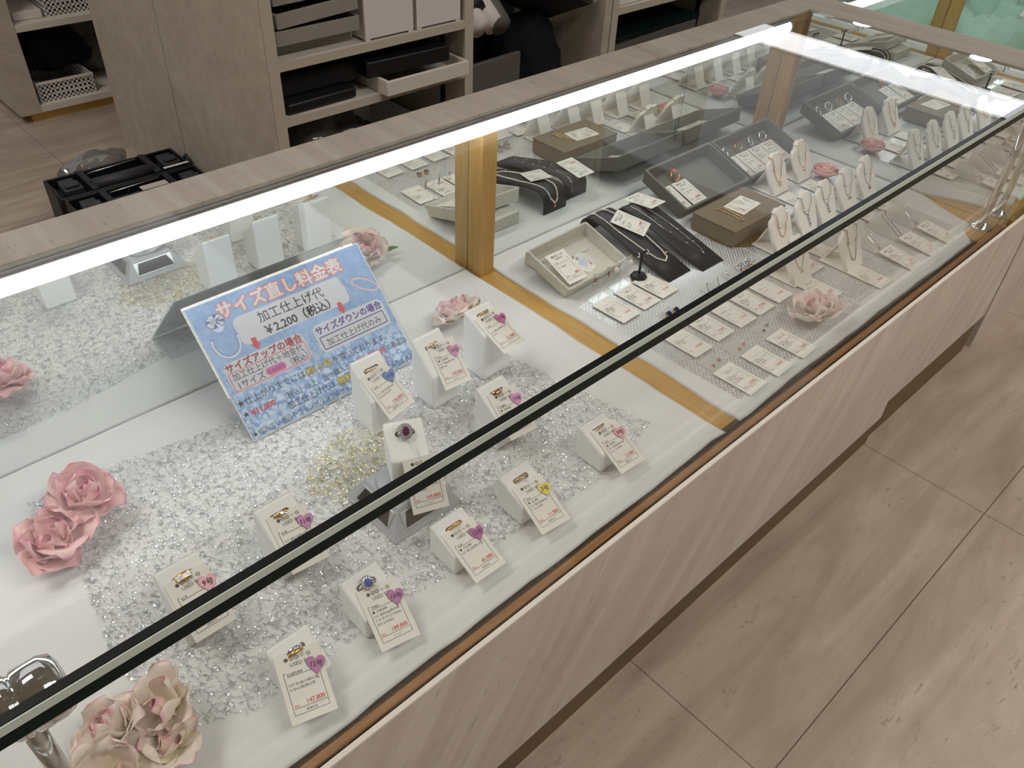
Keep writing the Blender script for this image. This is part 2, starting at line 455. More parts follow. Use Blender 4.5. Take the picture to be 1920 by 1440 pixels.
class MB:
    """collects shapes into one mesh"""
    def __init__(s): s.v, s.f, s.m, s.s = [], [], [], []
    def add(s, vs, fs, mat=0, smooth=False, M=None):
        k = len(s.v)
        if M is not None: vs = [M @ Vector(p) for p in vs]
        s.v += [tuple(p) for p in vs]
        for i, f in enumerate(fs):
            s.f.append(tuple(k + a for a in f)); s.m.append(mat)
            s.s.append(smooth[i] if isinstance(smooth, list) else smooth)
        return s
    def bm(s, b, mat=0, M=None, smooth=None):
        b.verts.index_update()
        vs = [v.co.copy() for v in b.verts]; fs = [[v.index for v in f.verts] for f in b.faces]
        sm = [f.smooth for f in b.faces] if smooth is None else smooth
        b.free()
        return s.add(vs, fs, mat, sm, M)
    def box(s, lo, hi, bevel=0, mat=0, M=None, seg=2):
        b = bmesh.new()
        bmesh.ops.create_cube(b, size=1)
        for v in b.verts:
            v.co = Vector([lo[i] + (v.co[i] + .5) * (hi[i] - lo[i]) for i in range(3)])
        if bevel:
            r = bmesh.ops.bevel(b, geom=b.edges[:], offset=bevel, segments=seg, profile=.5, affect='EDGES')
            big = sorted(b.faces, key=lambda f: -f.calc_area())[:6]
            for f in b.faces: f.smooth = True
            for f in big: f.smooth = False
        return s.bm(b, mat, M)
    def quad(s, a, b, c, d, mat=0, M=None): return s.add([a, b, c, d], [(0, 1, 2, 3)], mat, False, M)
    def cyl(s, p0, p1, r0, r1=None, n=16, caps=True, mat=0, M=None):
        r1 = r0 if r1 is None else r1
        p0, p1 = Vector(p0), Vector(p1); d = (p1 - p0).normalized()
        a = d.orthogonal().normalized(); b = d.cross(a)
        vs = []
        for p, r in ((p0, r0), (p1, r1)):
            for i in range(n):
                t_ = 2 * PI * i / n; vs.append(p + (a * math.cos(t_) + b * math.sin(t_)) * r)
        fs = [(i, (i + 1) % n, n + (i + 1) % n, n + i) for i in range(n)]; sm = [True] * n
        if caps: fs += [tuple(range(n - 1, -1, -1)), tuple(range(n, 2 * n))]; sm += [False, False]
        return s.add(vs, fs, mat, sm, M)
    def tube(s, pts, r, n=6, closed=False, mat=0, M=None, caps=True):
        pts = [Vector(p) for p in pts]; N = len(pts); vs = []; nrm = None
        for i, p in enumerate(pts):
            q0 = pts[(i - 1) % N] if (closed or i) else p; q1 = pts[(i + 1) % N] if (closed or i < N - 1) else p
            t_ = (q1 - q0).normalized()
            nrm = t_.orthogonal().normalized() if nrm is None else (nrm - t_ * nrm.dot(t_)).normalized()
            b = t_.cross(nrm); rr = r[i] if isinstance(r, (list, tuple)) else r
            for j in range(n):
                a = 2 * PI * j / n; vs.append(p + (nrm * math.cos(a) + b * math.sin(a)) * rr)
        fs = []
        for i in range(N if closed else N - 1):
            k = (i + 1) % N
            for j in range(n): fs.append((i * n + j, i * n + (j + 1) % n, k * n + (j + 1) % n, k * n + j))
        sm = [True] * len(fs)
        if caps and not closed: fs += [tuple(range(n - 1, -1, -1)), tuple(range((N - 1) * n, N * n))]; sm += [False] * 2
        return s.add(vs, fs, mat, sm, M)
    def lathe(s, prof, n=24, mat=0, M=None, smooth=True):
        vs = []; fs = []
        for r, z in prof:
            for i in range(n):
                a = 2 * PI * i / n; vs.append((r * math.cos(a), r * math.sin(a), z))
        for k in range(len(prof) - 1):
            for i in range(n): fs.append((k * n + i, k * n + (i + 1) % n, (k + 1) * n + (i + 1) % n, (k + 1) * n + i))
        return s.add(vs, fs, mat, smooth, M)
    def ball(s, c, r, mat=0, n=10, M=None, sq=(1, 1, 1)):
        b = bmesh.new(); bmesh.ops.create_uvsphere(b, u_segments=n, v_segments=max(4, n // 2 + 1), radius=r)
        for v in b.verts: v.co = Vector((v.co.x * sq[0], v.co.y * sq[1], v.co.z * sq[2])) + Vector(c)
        return s.bm(b, mat, M, True)
    def gem(s, c, rx, ry, h, n=10, mat=0, M=None):
        """a faceted round stone lying in the xy plane"""
        c = Vector(c); vs = []
        for k, (q, z) in enumerate(((.55, h), (1.0, h * .45), (1.0, h * .25), (.25, -h * .6))):
            for i in range(n):
                a = 2 * PI * (i + .5 * (k % 2)) / n; vs.append(c + Vector((rx * q * math.cos(a), ry * q * math.sin(a), z)))
        fs = [tuple(range(n))] + [(k * n + i, (k + 1) * n + i, (k + 1) * n + (i + 1) % n, k * n + (i + 1) % n) for k in range(3) for i in range(n)]
        return s.add(vs, fs, mat, False, M)
    def prism(s, poly, z0, z1, mat=0, M=None, smooth_side=False):
        n = len(poly)
        vs = [(x, y, z0) for x, y in poly] + [(x, y, z1) for x, y in poly]
        fs = [tuple(range(n - 1, -1, -1)), tuple(range(n, 2 * n))] + [(i, (i + 1) % n, n + (i + 1) % n, n + i) for i in range(n)]
        return s.add(vs, fs, mat, [False, False] + [smooth_side] * n, M)
    def flat(s, poly, z, mat=0, M=None): return s.add([(x, y, z) for x, y in poly], [tuple(range(len(poly)))], mat, False, M)
    def rect(s, x0, y0, x1, y1, z, mat=0, M=None): return s.flat([(x0, y0), (x1, y0), (x1, y1), (x0, y1)], z, mat, M)
    def line(s, x0, y0, x1, y1, w, z, mat=0, M=None):
        d = Vector((x1 - x0, y1 - y0)); L = d.length; d /= L; q = Vector((-d.y, d.x)) * w / 2
        return s.flat([(x0 - q.x, y0 - q.y), (x1 - q.x, y1 - q.y), (x1 + q.x, y1 + q.y), (x0 + q.x, y0 + q.y)], z, mat, M)
    def frame_line(s, x0, y0, x1, y1, w, z, mat=0, M=None):
        for a in ((x0, y0, x1, y0), (x1, y0, x1, y1), (x1, y1, x0, y1), (x0, y1, x0, y0)): s.line(*a, w, z, mat, M)
        return s
    def ringflat(s, cx, cy, rx, ry, w, z, mat=0, M=None, n=24, a0=0, a1=2 * PI):
        vs = []; fs = []
        for i in range(n + 1):
            a = a0 + (a1 - a0) * i / n
            vs += [(cx + rx * math.cos(a), cy + ry * math.sin(a), z), (cx + (rx - w) * math.cos(a), cy + (ry - w) * math.sin(a), z)]
        for i in range(n): fs.append((2 * i, 2 * i + 2, 2 * i + 3, 2 * i + 1))
        return s.add(vs, [f[::-1] for f in fs], mat, False, M)
    def text(s, body, x, y, size, z=0, mat=0, M=None, align='L', off=0.0, sx=1.0, maxw=None):
        if off > .004:      # heavier strokes: the same outline laid down again all round
            k = 12 if off > .03 else 6
            w = text_geo(body)[2]
            if maxw and w * size * sx > maxw: sx = maxw / (w * size)
            for i in range(k):
                s.text(body, x + off * size * math.cos(2 * PI * i / k), y + off * size * math.sin(2 * PI * i / k), size, z + i * 4e-7, mat, M, align, 0.0, sx)
        vs, fs, w = text_geo(body, 0.0)
        if maxw and w * size * sx > maxw: sx = maxw / (w * size)
        dx = {'L': 0, 'C': -w * size * sx / 2, 'R': -w * size * sx}[align]
        return s.add([(x + dx + a * size * sx, y + b * size, z) for a, b in vs], fs, mat, False, M)
    def build(s, name, mats, parent=None, M=None):
        me = bpy.data.meshes.new(name)
        me.from_pydata(s.v, [], s.f)
        for m in (mats if isinstance(mats, (list, tuple)) else [mats]): me.materials.append(MATS[m])
        me.polygons.foreach_set('material_index', s.m)
        me.polygons.foreach_set('use_smooth', s.s)
        me.update()
        o = bpy.data.objects.new(name, me)
        COL.objects.link(o)
        if parent: o.parent = parent
        if M is not None: o.matrix_basis = M
        return o

def tag(o, label, cat, group=None, kind=None):
    o['label'] = label; o['category'] = cat
    if group: o['group'] = group
    if kind: o['kind'] = kind
    return o
def thing(name, label, cat, M=None, group=None):
    o = bpy.data.objects.new(name, None); o.empty_display_size = .02
    COL.objects.link(o)
    if M is not None: o.matrix_basis = M
    return tag(o, label, cat, group)
def struct(o):
    o['kind'] = 'structure'; return o
def solidify(o, th, off=0):
    m = o.modifiers.new('thickness', 'SOLIDIFY'); m.thickness = th; m.offset = off
    return o
def rounded(x0, y0, x1, y1, r, n=4):
    out = []
    for cx, cy, a in ((x1 - r, y0 + r, -PI / 2), (x1 - r, y1 - r, 0), (x0 + r, y1 - r, PI / 2), (x0 + r, y0 + r, PI)):
        for i in range(n + 1): out.append((cx + r * math.cos(a + PI / 2 * i / n), cy + r * math.sin(a + PI / 2 * i / n)))
    return out

# ------------------------------------------------------------------ the room
struct(MB().box((-3.2, -3.2, -.06), (11, 6.4, 0)).build('floor', 'floor_tile'))
struct(MB().box((-3.2, -3.2, 2.6), (11, 6.4, 2.66)).build('ceiling', 'ceiling_paint'))
struct(MB().box((-3.2, 6.4, 0), (11, 6.5, 2.6)).build('wall_back', 'dark_wall'))
struct(MB().box((-3.3, -3.2, 0), (-3.2, 6.4, 2.6)).build('wall_left', 'wall_paint'))
struct(MB().box((11, -3.2, 0), (11.1, 6.4, 2.6)).build('wall_right', 'wall_paint'))
struct(MB().box((-3.2, -3.3, 0), (11, -3.2, 2.6)).build('wall_front', 'wall_paint'))

# light panels and downlights of the shop ceiling
def ceiling_panel(x0, x1, y0, y1, m, label):
    o = thing('ceiling_light_panel', label, 'ceiling light', TR((x0, y0, 2.585)))
    MB().box((0, 0, 0), (x1 - x0, y1 - y0, .006)).build('diffuser', m, o)
    f = MB(); w = .02; a, b_ = x1 - x0, y1 - y0
    for lo, hi in (((-w, -w, 0), (0, b_ + w, .015)), ((a, -w, 0), (a + w, b_ + w, .015)), ((0, -w, 0), (a, 0, .015)), ((0, b_, 0), (a, b_ + w, .015))): f.box(lo, hi)
    f.build('frame', 'ceiling_paint', o)
ceiling_panel(-1.5, 2.33, 2.2, 6.2, 'ceiling_panel_soft', 'wide ceiling light panel over the storage area behind the counter')
ceiling_panel(4.5, 7.40, 1.2, 6.2, 'ceiling_panel_faint', 'wide faint ceiling light panel in the middle of the shop')
ceiling_panel(7.46, 8.0, .6, 6.2, 'ceiling_panel_bright', 'narrow bright ceiling light panel at the far end of the shop')
for x, y, w in ((8.87, 3.93, 'nearer the storage side'), (8.82, 2.68, 'nearer the shop aisle')):
    o = thing('ceiling_downlight', 'round recessed ceiling downlight at the far end, ' + w, 'ceiling light', TR((x, y, 2.585)))
    MB().cyl((0, 0, 0), (0, 0, .01), .1, n=24).build('lens', 'downlight', o)
    MB().lathe([(.1, -.002), (.125, -.002), (.125, .015), (.1, .015)], 28).build('ring', 'chrome', o)

# ------------------------------------------------------------------ the display case
ZB, ZC = .28, .284          # base board top, cloth top
GT = .5655                  # top face of the glass
YM, XM = .865, 1.63         # back mirror and end mirror
X0 = -1.0
case = thing('display_case', 'long low glass jewellery display case with pale stone front panel', 'display case')
MB().box((X0, .3385, .255), (XM, .875, ZB), 0).build('base_board', 'wood_board', case)
MB().box((X0, .3385, ZB - .02), (1.628, .3475, ZB + .004), .0008).build('front_rim', 'wood_rim', case)
# stone front: upper band tilted, shaped to catch more light than the lower panel
fp = MB()
sec_top = [(.3065, .058), (.3065, .2385), (.3105, .3235), (.3112, .3245), (.3158, .3245), (.3165, .3238), (.3165, .058)]
n_ = len(sec_top)
X1s = 1.64
def stone_bot(x): return .058
for xa, xb, zb in ((X0, 1.236, .058), (1.236, X1s, .095)):
    vs = [(xa, y, max(z, zb)) for y, z in sec_top] + [(xb, y, max(z, zb)) for y, z in sec_top]
    fs = [tuple(range(n_)), tuple(range(2 * n_ - 1, n_ - 1, -1))] + [(i, n_ + i, n_ + (i + 1) % n_, (i + 1) % n_) for i in range(n_)]
    fp.add(vs, fs, 0)
sp_ = fp.build('stone_panel', ['stone_front'], case)
MB().box((X0, .3108, .3246), (X1s, .3162, .3254), .0003).build('stone_top_edge', 'stone_edge', case)
MB().box((X0, .3066, .0575), (1.236, .312, .0590)).build('stone_bottom_edge', 'stone_edge', case)
pl = MB(); pl.box((X0, .3105, 0), (1.225, .330, .0585)); pl.box((1.225, .3155, 0), (X1s, .330, .0955)); pl.build('plinth', 'plinth_bronze', case)
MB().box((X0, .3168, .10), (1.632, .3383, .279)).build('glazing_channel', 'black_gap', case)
MB().box((X0, .868, 0), (XM + .02, .880, .53)).build('rear_panel', 'cabinet_laminate', case)
MB().box((X0, .3477, ZB), (1.53, .3620, ZB + .0006)).build('rim_shade', 'shade_brown', case)  # dark strip standing in for the shadow of the cloth edge
# panes
MB().box((X0, .3360, .2845), (1.628, .3440, .5575)).build('front_pane', 'pane_glass', case)
MB().box((X0, .3360, .5575), (1.5716, .8060, GT)).build('top_pane', 'pane_glass', case)
# the three edge lines where the panes meet: dark joint, pale polished edge, green front edge
MB().box((X0, .3366, .55762), (1.628, .3430, .5654)).build('pane_joint', 'seal_dark', case)
MB().box((X0, .3352, .5580), (1.628, .3359, .5652)).build('polished_edge', 'glass_edge_light', case)
MB().box((X0, .3352, .5478), (1.628, .3446, .5572)).build('green_glass_edge', 'glass_edge_dark', case)
# mirrors and their timber
MB().box((X0, YM, ZB + .001), (XM, YM + .003, .553)).build('back_mirror', 'mirror', case)
MB().box((XM, .345, ZB + .001), (XM + .003, YM, .553)).build('end_mirror', 'mirror', case)
MB().box((.7605, .8335, ZB), (.7895, YM - .0005, .5535), .001).build('divider_post', 'wood_post', case)
MB().box((1.6165, .8345, ZB), (XM - .0005, YM - .0005, .5535), .001).build('corner_post', 'wood_post', case)
# chrome corner supports (left one lies at the frame's corner)
def support(x, y, dx):
    p = MB().cyl((0, 0, ZB), (0, 0, .535), .0065, n=20).build('support_post', 'chrome', case, TR((x, y, 0)))
    MB().lathe([(0, ZB + .012), (.008, ZB + .012), (.010, ZB + .008), (.019, ZB + .006), (.020, ZB), (0, ZB)], 28).build('base_flange', 'chrome', p)
    c = MB()
    prof = [(0, -.0225), (.0052, -.0225), (.0056, -.0190), (.0110, -.0205), (.0165, -.0175), (.0200, -.0100), (.0206, -.0040), (.0192, -.0030), (.0192, -.0012), (.0208, 0), (.0208, .0150), (.0202, .0165), (.0180, .0215), (.0120, .0240), (0, .0245)]
    c.lathe(prof, 40, M=TR((dx, 0, .5358), 0, PI / 2, 0))
    c.build('clamp', 'chrome', p)
    return p
support(1.590, .370, .006)
support(-.024, .3655, .004)

# stone ledge that runs along the back and turns at the end
led = MB()
led.box((X0, .8065, .5608), (1.614, .868, .5665), .0012)
led.box((1.5720, .300, .5608), (1.614, .8062, .5665), .0012)
tag(led.build('stone_countertop', 'stone_ledge'), 'pale streaked stone ledge around the back and far end of the glass top', 'countertop')
led2 = MB()
led2.box((1.6155, .300, .5608), (1.668, .868, .5665), .0012)
led2.box((1.6685, .8065, .5608), (4.2, .868, .5665), .0012)
tag(led2.build('stone_countertop', 'stone_ledge'), 'second stone ledge, framing the far case with the mint green fabric', 'countertop')

# LED tube under the back ledge
def led_lamp(x0, x1, label):
    o = thing('led_tube_lamp', label, 'lamp', TR((x0, .8330, .5310)))
    L = x1 - x0
    MB().cyl((0, 0, 0), (L, 0, 0), .0110, n=16).build('tube', 'led_white', o)
    h = MB(); h.box((-.002, -.009, .0125), (L + .002, .026, .0285), .001)
    h.box((-.002, -.0112, .0135), (L + .002, -.0090, .0150)); h.box((-.002, -.0112, .0190), (L + .002, -.0090, .0200)); h.box((-.002, -.0130, .0265), (L + .002, -.0090, .0285))
    h.build('housing', 'steel_lamp', o)
    for xa in (-.006, L):
        MB().cyl((xa, 0, 0), (xa + .006, 0, 0), .0115, n=16).build('end_cap', 'white_plastic', o)
led_lamp(-.95, 1.548, 'long white LED tube lamp glowing along the top back of the near case')
led_lamp(1.762, 3.9, 'LED tube lamp in the far case with mint green fabric')

# cloths: waved outline, thickness falls away at the edge
def cloth(name, corners, z, label, seed, th=.004, wob=.004, calm=()):
    r_ = random.Random(seed); pts = []
    per = [a + b_ for a, b_ in zip(corners, corners[1:] + corners[:1])]
    x0, x1 = min(p[0] for p in corners), max(p[0] for p in corners); y0, y1 = min(p[1] for p in corners), max(p[1] for p in corners)
    for a in per:
        L = math.hypot(a[2] - a[0], a[3] - a[1]); n = max(1, int(L / .025)); nx, ny = (a[3] - a[1]) / L, -(a[2] - a[0]) / L
        for i in range(n):
            q = i / n; px, py = a[0] + (a[2] - a[0]) * q, a[1] + (a[3] - a[1]) * q
            w = wob * (noise.noise(Vector((px * 9, py * 9, seed))) * 1.1 + noise.noise(Vector((px * 31, py * 31, seed + 3))) * .45) - wob * .35
            if i == 0: w = 0
            if per.index(a) in calm: w = -abs(w) * .4
            pts.append((px + nx * w, py + ny * w))
    m = MB(); n = len(pts)
    c = Vector(((x0 + x1) / 2, (y0 + y1) / 2))
    ins = [(p[0] + (c.x - p[0]) * .006, p[1] + (c.y - p[1]) * .012) for p in pts]
    vs = [(p[0], p[1], z) for p in pts] + [(p[0], p[1], z + th * .6) for p in pts] + [(p[0], p[1], z + th) for p in ins]
    fs = [(i, (i + 1) % n, n + (i + 1) % n, n + i) for i in range(n)] + [(n + i, n + (i + 1) % n, 2 * n + (i + 1) % n, 2 * n + i) for i in range(n)]
    fs += [tuple(range(2 * n, 3 * n))]
    m.add(vs, fs, 0, [True] * (2 * n) + [False])
    return tag(m.build(name, 'white_felt'), label, 'cloth')
cloth('display_cloth', [(-.9, .3525), (.7575, .3545), (.7575, .8647), (-.9, .8647)], ZB, 'white felt cloth lining the near half of the case, under the ring stands', 3, .004, .003, (2,))
cloth('display_cloth', [(.7915, .3555), (1.515, .3570), (1.548, .3840), (1.580, .3860), (1.594, .4250), (1.627, .5000), (1.627, .8647), (.7915, .8647)], ZB, 'white felt cloth lining the far half of the case, under the necklace busts', 8, .0046, .005, (5, 6))

# silver net, gold net
def sheet(name, outline, z, m, label, cat, seed, amp=.0006):
    xs = [p[0] for p in outline]; ys = [p[1] for p in outline]
    b = bmesh.new()
    f = b.faces.new([b.verts.new((x, y, z)) for x, y in outline])
    bmesh.ops.triangulate(b, faces=[f])
    for _ in range(4): bmesh.ops.subdivide_edges(b, edges=[e for e in b.edges if e.calc_length() > .03], cuts=1, use_grid_fill=False)
    bmesh.ops.triangulate(b, faces=b.faces[:])
    for v in b.verts: v.co.z += amp * (noise.noise(Vector((v.co.x * 25, v.co.y * 25, seed))) + .6)
    mm = MB(); mm.bm(b, 0, None, True)
    return tag(mm.build(name, m), label, cat)
sheet('glitter_net', [(.042, .540), (.070, .440), (.110, .418), (.290, .420), (.47, .410), (.60, .402), (.695, .428), (.668, .556), (.645, .703), (.50, .735), (.30, .775), (.161, .800), (.054, .803), (.052, .760), (.075, .745), (.058, .650)], .2852, 'silver_net', 'wide silver glitter net of wiry threads spread under the ring stands', 'net', 2)
sheet('glitter_net', [(.37 + (.068 + .006 * math.sin(i * 2.3)) * math.cos(i * PI / 9), .607 + (.062 + .008 * math.cos(i * 1.7)) * math.sin(i * PI / 9)) for i in range(18)], .2868, 'gold_net', 'small patch of gold glitter net behind the solar turntable', 'net', 4)
sheet('dotted_film', [(.822, .378), (1.165, .383), (1.165, .690), (1.02, .70), (.99, .672), (.815, .672)], .2858, 'dot_film', 'clear film with tiny silver dots under the earrings and flat price tags', 'film', 5, .0004)
sheet('dotted_film', [(1.168, .389), (1.545, .402), (1.560, .69), (1.168, .695)], .2858, 'dot_film', 'clear film with tiny silver dots under the white necklace busts', 'film', 6, .0004)

# ------------------------------------------------------------------ price tags
INK, RED, NAVY = 1, 2, 3
TW, TH = .0415, .062
def print_tag(m, grade, metal, ref, spec, price, foot):
    """the printing of a price tag, on the card's upper face, in metres"""
    z = .00042
    k = .001
    # maker's row of little round marks
    for i, cx in enumerate((-10.5, -5.6, -1.0, 10.2)):
        cx, cy = cx * k, 24.2 * k + i * .0
        m.ringflat(cx, cy, .0019, .0019, .00045, z, INK, n=14)
        if i == 0: m.flat([(cx + .0012 * math.cos(a * PI / 4), cy + .0012 * math.sin(a * PI / 4)) for a in range(8)], z, INK)
        elif i == 1: m.line(cx, cy - .001, cx, cy + .001, .0004, z, INK)
        elif i == 2: m.text('ｱ', cx, cy - .0008, .0022, z, INK, align='C')
        else: m.line(cx - .0009, cy + .0008, cx + .0009, cy - .0008, .0004, z, INK)
    m.text('･', -8.0 * k, 23.4 * k, .003, z, INK, align='C'); m.text('･', 1.9 * k, 23.4 * k, .003, z, INK, align='C')
    m.text('ｵﾌ', 4.6 * k, 23.2 * k, .0026, z, INK, align='C'); m.text('･', 7.4 * k, 23.4 * k, .003, z, INK, align='C')
    if grade: m.text('USED ' + grade, -8.5 * k, 17.2 * k, .0048, z, NAVY)
    w = .00038
    m.line(-16 * k, 13 * k, -16 * k, -24 * k, w, z, INK); m.line(-16 * k, 13 * k, -14 * k, 13 * k, w, z, INK)
    m.line(15.5 * k, 15 * k, 15.5 * k, -24 * k, w, z, INK); m.line(13.2 * k, 15 * k, 15.5 * k, 15 * k, w, z, INK)
    m.line(-16 * k, -24 * k, 15.5 * k, -24 * k, w, z, INK); m.line(-15 * k, -18.6 * k, 15 * k, -18.6 * k, w, z, INK)
    m.line(-13.5 * k, 9.4 * k, 13 * k, 9.4 * k, w, z, INK)
    if metal: m.text(metal, -13 * k, 10.0 * k, .0036, z, INK, sx=.9)
    if ref:
        m.flat([(-12.6 * k + .0012 * math.cos(a * PI / 4), 6.3 * k + .0014 * math.sin(a * PI / 4)) for a in range(8)], z, INK)
        m.text(ref, -9.5 * k, 5.0 * k, .0036, z, INK, sx=.95)
    for i, t_ in enumerate(spec):
        m.text(t_, -14.3 * k, (.8 - 4.0 * i) * k, .0031, z, INK, maxw=.0285)
    if price:
        m.text(price, 13.5 * k, -17.2 * k, .0058, z, RED, align='R', off=.012, sx=.92)
        m.text('税込', -14.5 * k, -17.6 * k, .0026, z, RED)
    if foot: m.text(foot, 0, -22.6 * k, .0026, z, INK, align='C')

def heart_poly(r, n=28):
    out = []
    for i in range(n):
        a = 2 * PI * i / n
        out.append((r * 16 * math.sin(a) ** 3 / 17.0, r * (13 * math.cos(a) - 5 * math.cos(2 * a) - 2 * math.cos(3 * a) - math.cos(4 * a)) / 15.0))
    return out[::-1]

def price_tag(M, label, grade='B', metal='K18', ref=None, spec=(), price='', foot='本体のみ', heart=None, group=None, bend=0.0, string=None, nick=True):
    m = MB()
    w, h = TW / 2, TH / 2
    N = 8
    yy = [-h + TH * i / N for i in range(N + 1)]
    zz = [bend * ((y + h) / TH - .5) ** 2 for y in yy]
    for s_, dz in ((1, .0002), (-1, -.0002)):
        vs = []
        for y, zc in zip(yy, zz): vs += [(-w, y, zc + dz), (w, y, zc + dz)]
        fs = [(2 * i, 2 * i + 1, 2 * i + 3, 2 * i + 2) for i in range(N)]
        m.add(vs, fs if s_ > 0 else [f[::-1] for f in fs], 0, True)
    for a, b_ in (((-w, -h), (w, -h)), ((w, -h), (w, h)), ((w, h), (-w, h)), ((-w, h), (-w, -h))):
        za = bend * .25
        m.quad((a[0], a[1], za - .0002), (b_[0], b_[1], za - .0002), (b_[0], b_[1], za + .0002), (a[0], a[1], za + .0002))
    print_tag(m, grade, metal, ref, spec, price, foot)
    o = m.build('price_tag', ['paper', 'ink', 'ink_red', 'ink_navy'], None, M)
    tag(o, label, 'price tag', group)
    hole = (-.0005, .0292)
    if string:
        p = MB()
        tgt = Vector(string); s0 = Vector((hole[0], hole[1], .0006))
        mid = (s0 + tgt) / 2 + Vector((.0015, .001, .0012)); mid2 = (s0 + tgt) / 2 + Vector((-.0012, .0008, .0010))
        p.tube([s0, mid, tgt, mid2, s0 + Vector((.0002, 0, 0))], .00028, 5, mat=0)
        p.build('string', 'string_white', o)
    if heart:
        num, colr, hx, hy, hr = heart
        hb = MB()
        hp = heart_poly(.0088)
        hb.prism(hp, .0007, .0011, 0)
        hb.prism(heart_poly(.0091), .0006, .00065, 1)
        hb.text(num, 0, -.0022, .0062 if len(num) > 2 else .0070, .00118, 1, align='C', off=.02)
        hb.build('size_sticker', [colr, 'ink'], o, TR((hx, hy, .0004), 0, 0, hr))
    return o

# ------------------------------------------------------------------ ring stands
def ring_stand(x, y, z, hf, hb, label, rz=0.0, w=.044, d=.043, m='stand_white', group='white ring stands'):
    o = thing('ring_stand', label, 'ring stand', TR((x, y, z), 0, 0, rz), group)
    b = bmesh.new()
    prof = [(0, 0), (d, 0), (d, hb), (d - .004, hb), (0, hf)]
    vs = [[b.verts.new((xx, yy, zz)) for yy, zz in prof] for xx in (0, w)]
    b.faces.new(vs[0][::1]); b.faces.new(vs[1][::-1])
    n = len(prof)
    for i in range(n): b.faces.new((vs[0][i], vs[1][i], vs[1][(i + 1) % n], vs[0][(i + 1) % n])[::-1])
    bmesh.ops.recalc_face_normals(b, faces=b.faces)
    r_ = bmesh.ops.bevel(b, geom=b.edges[:], offset=.0026, segments=3, profile=.5, affect='EDGES')
    L = math.hypot(d - .004, hb - hf); sv = Vector((0, d - .004, hb - hf)) / L; sn = Vector((0, -sv.z, sv.y))
    for f in b.faces: f.smooth = f.calc_area() < 8e-5
    top = max((f for f in b.faces if f.normal.dot(sn) > .999), key=lambda f: f.calc_area())
    es = list(top.edges)
    b.faces.remove(top)
    sx, sy = w * .5, L * .70
    loop = []
    for a, c in rounded(-.0112, -.0034, .0112, .0034, .0033, 4):
        loop.append(b.verts.new(Vector((sx + a, 0, hf)) + sv * (sy + c)))
    le = [b.edges.new((loop[i], loop[(i + 1) % len(loop)])) for i in range(len(loop))]
    bmesh.ops.triangle_fill(b, use_beauty=True, use_dissolve=False, edges=es + le, normal=sn)
    bmesh.ops.recalc_face_normals(b, faces=b.faces)
    MB().bm(b, 0).build('body', m, o)
    # the soft pocket the ring is pressed into
    pk = MB(); q = rounded(-.0112, -.0034, .0112, .0034, .0033, 4); n = len(q)
    pk.add([(a, c, 0) for a, c in q] + [(a * .92, c * .75, -.0065) for a, c in q],
           [(i, n + i, n + (i + 1) % n, (i + 1) % n) for i in range(n)] + [tuple(range(n, 2 * n))], 0)
    FM = frame(Vector((sx, 0, hf)) + sv * sy, (1, 0, 0), sv)
    pk.build('slot', 'slot_foam', o, FM)
    return o, o.matrix_basis @ FM, o.matrix_basis @ frame((0, 0, hf), (1, 0, 0), sv)

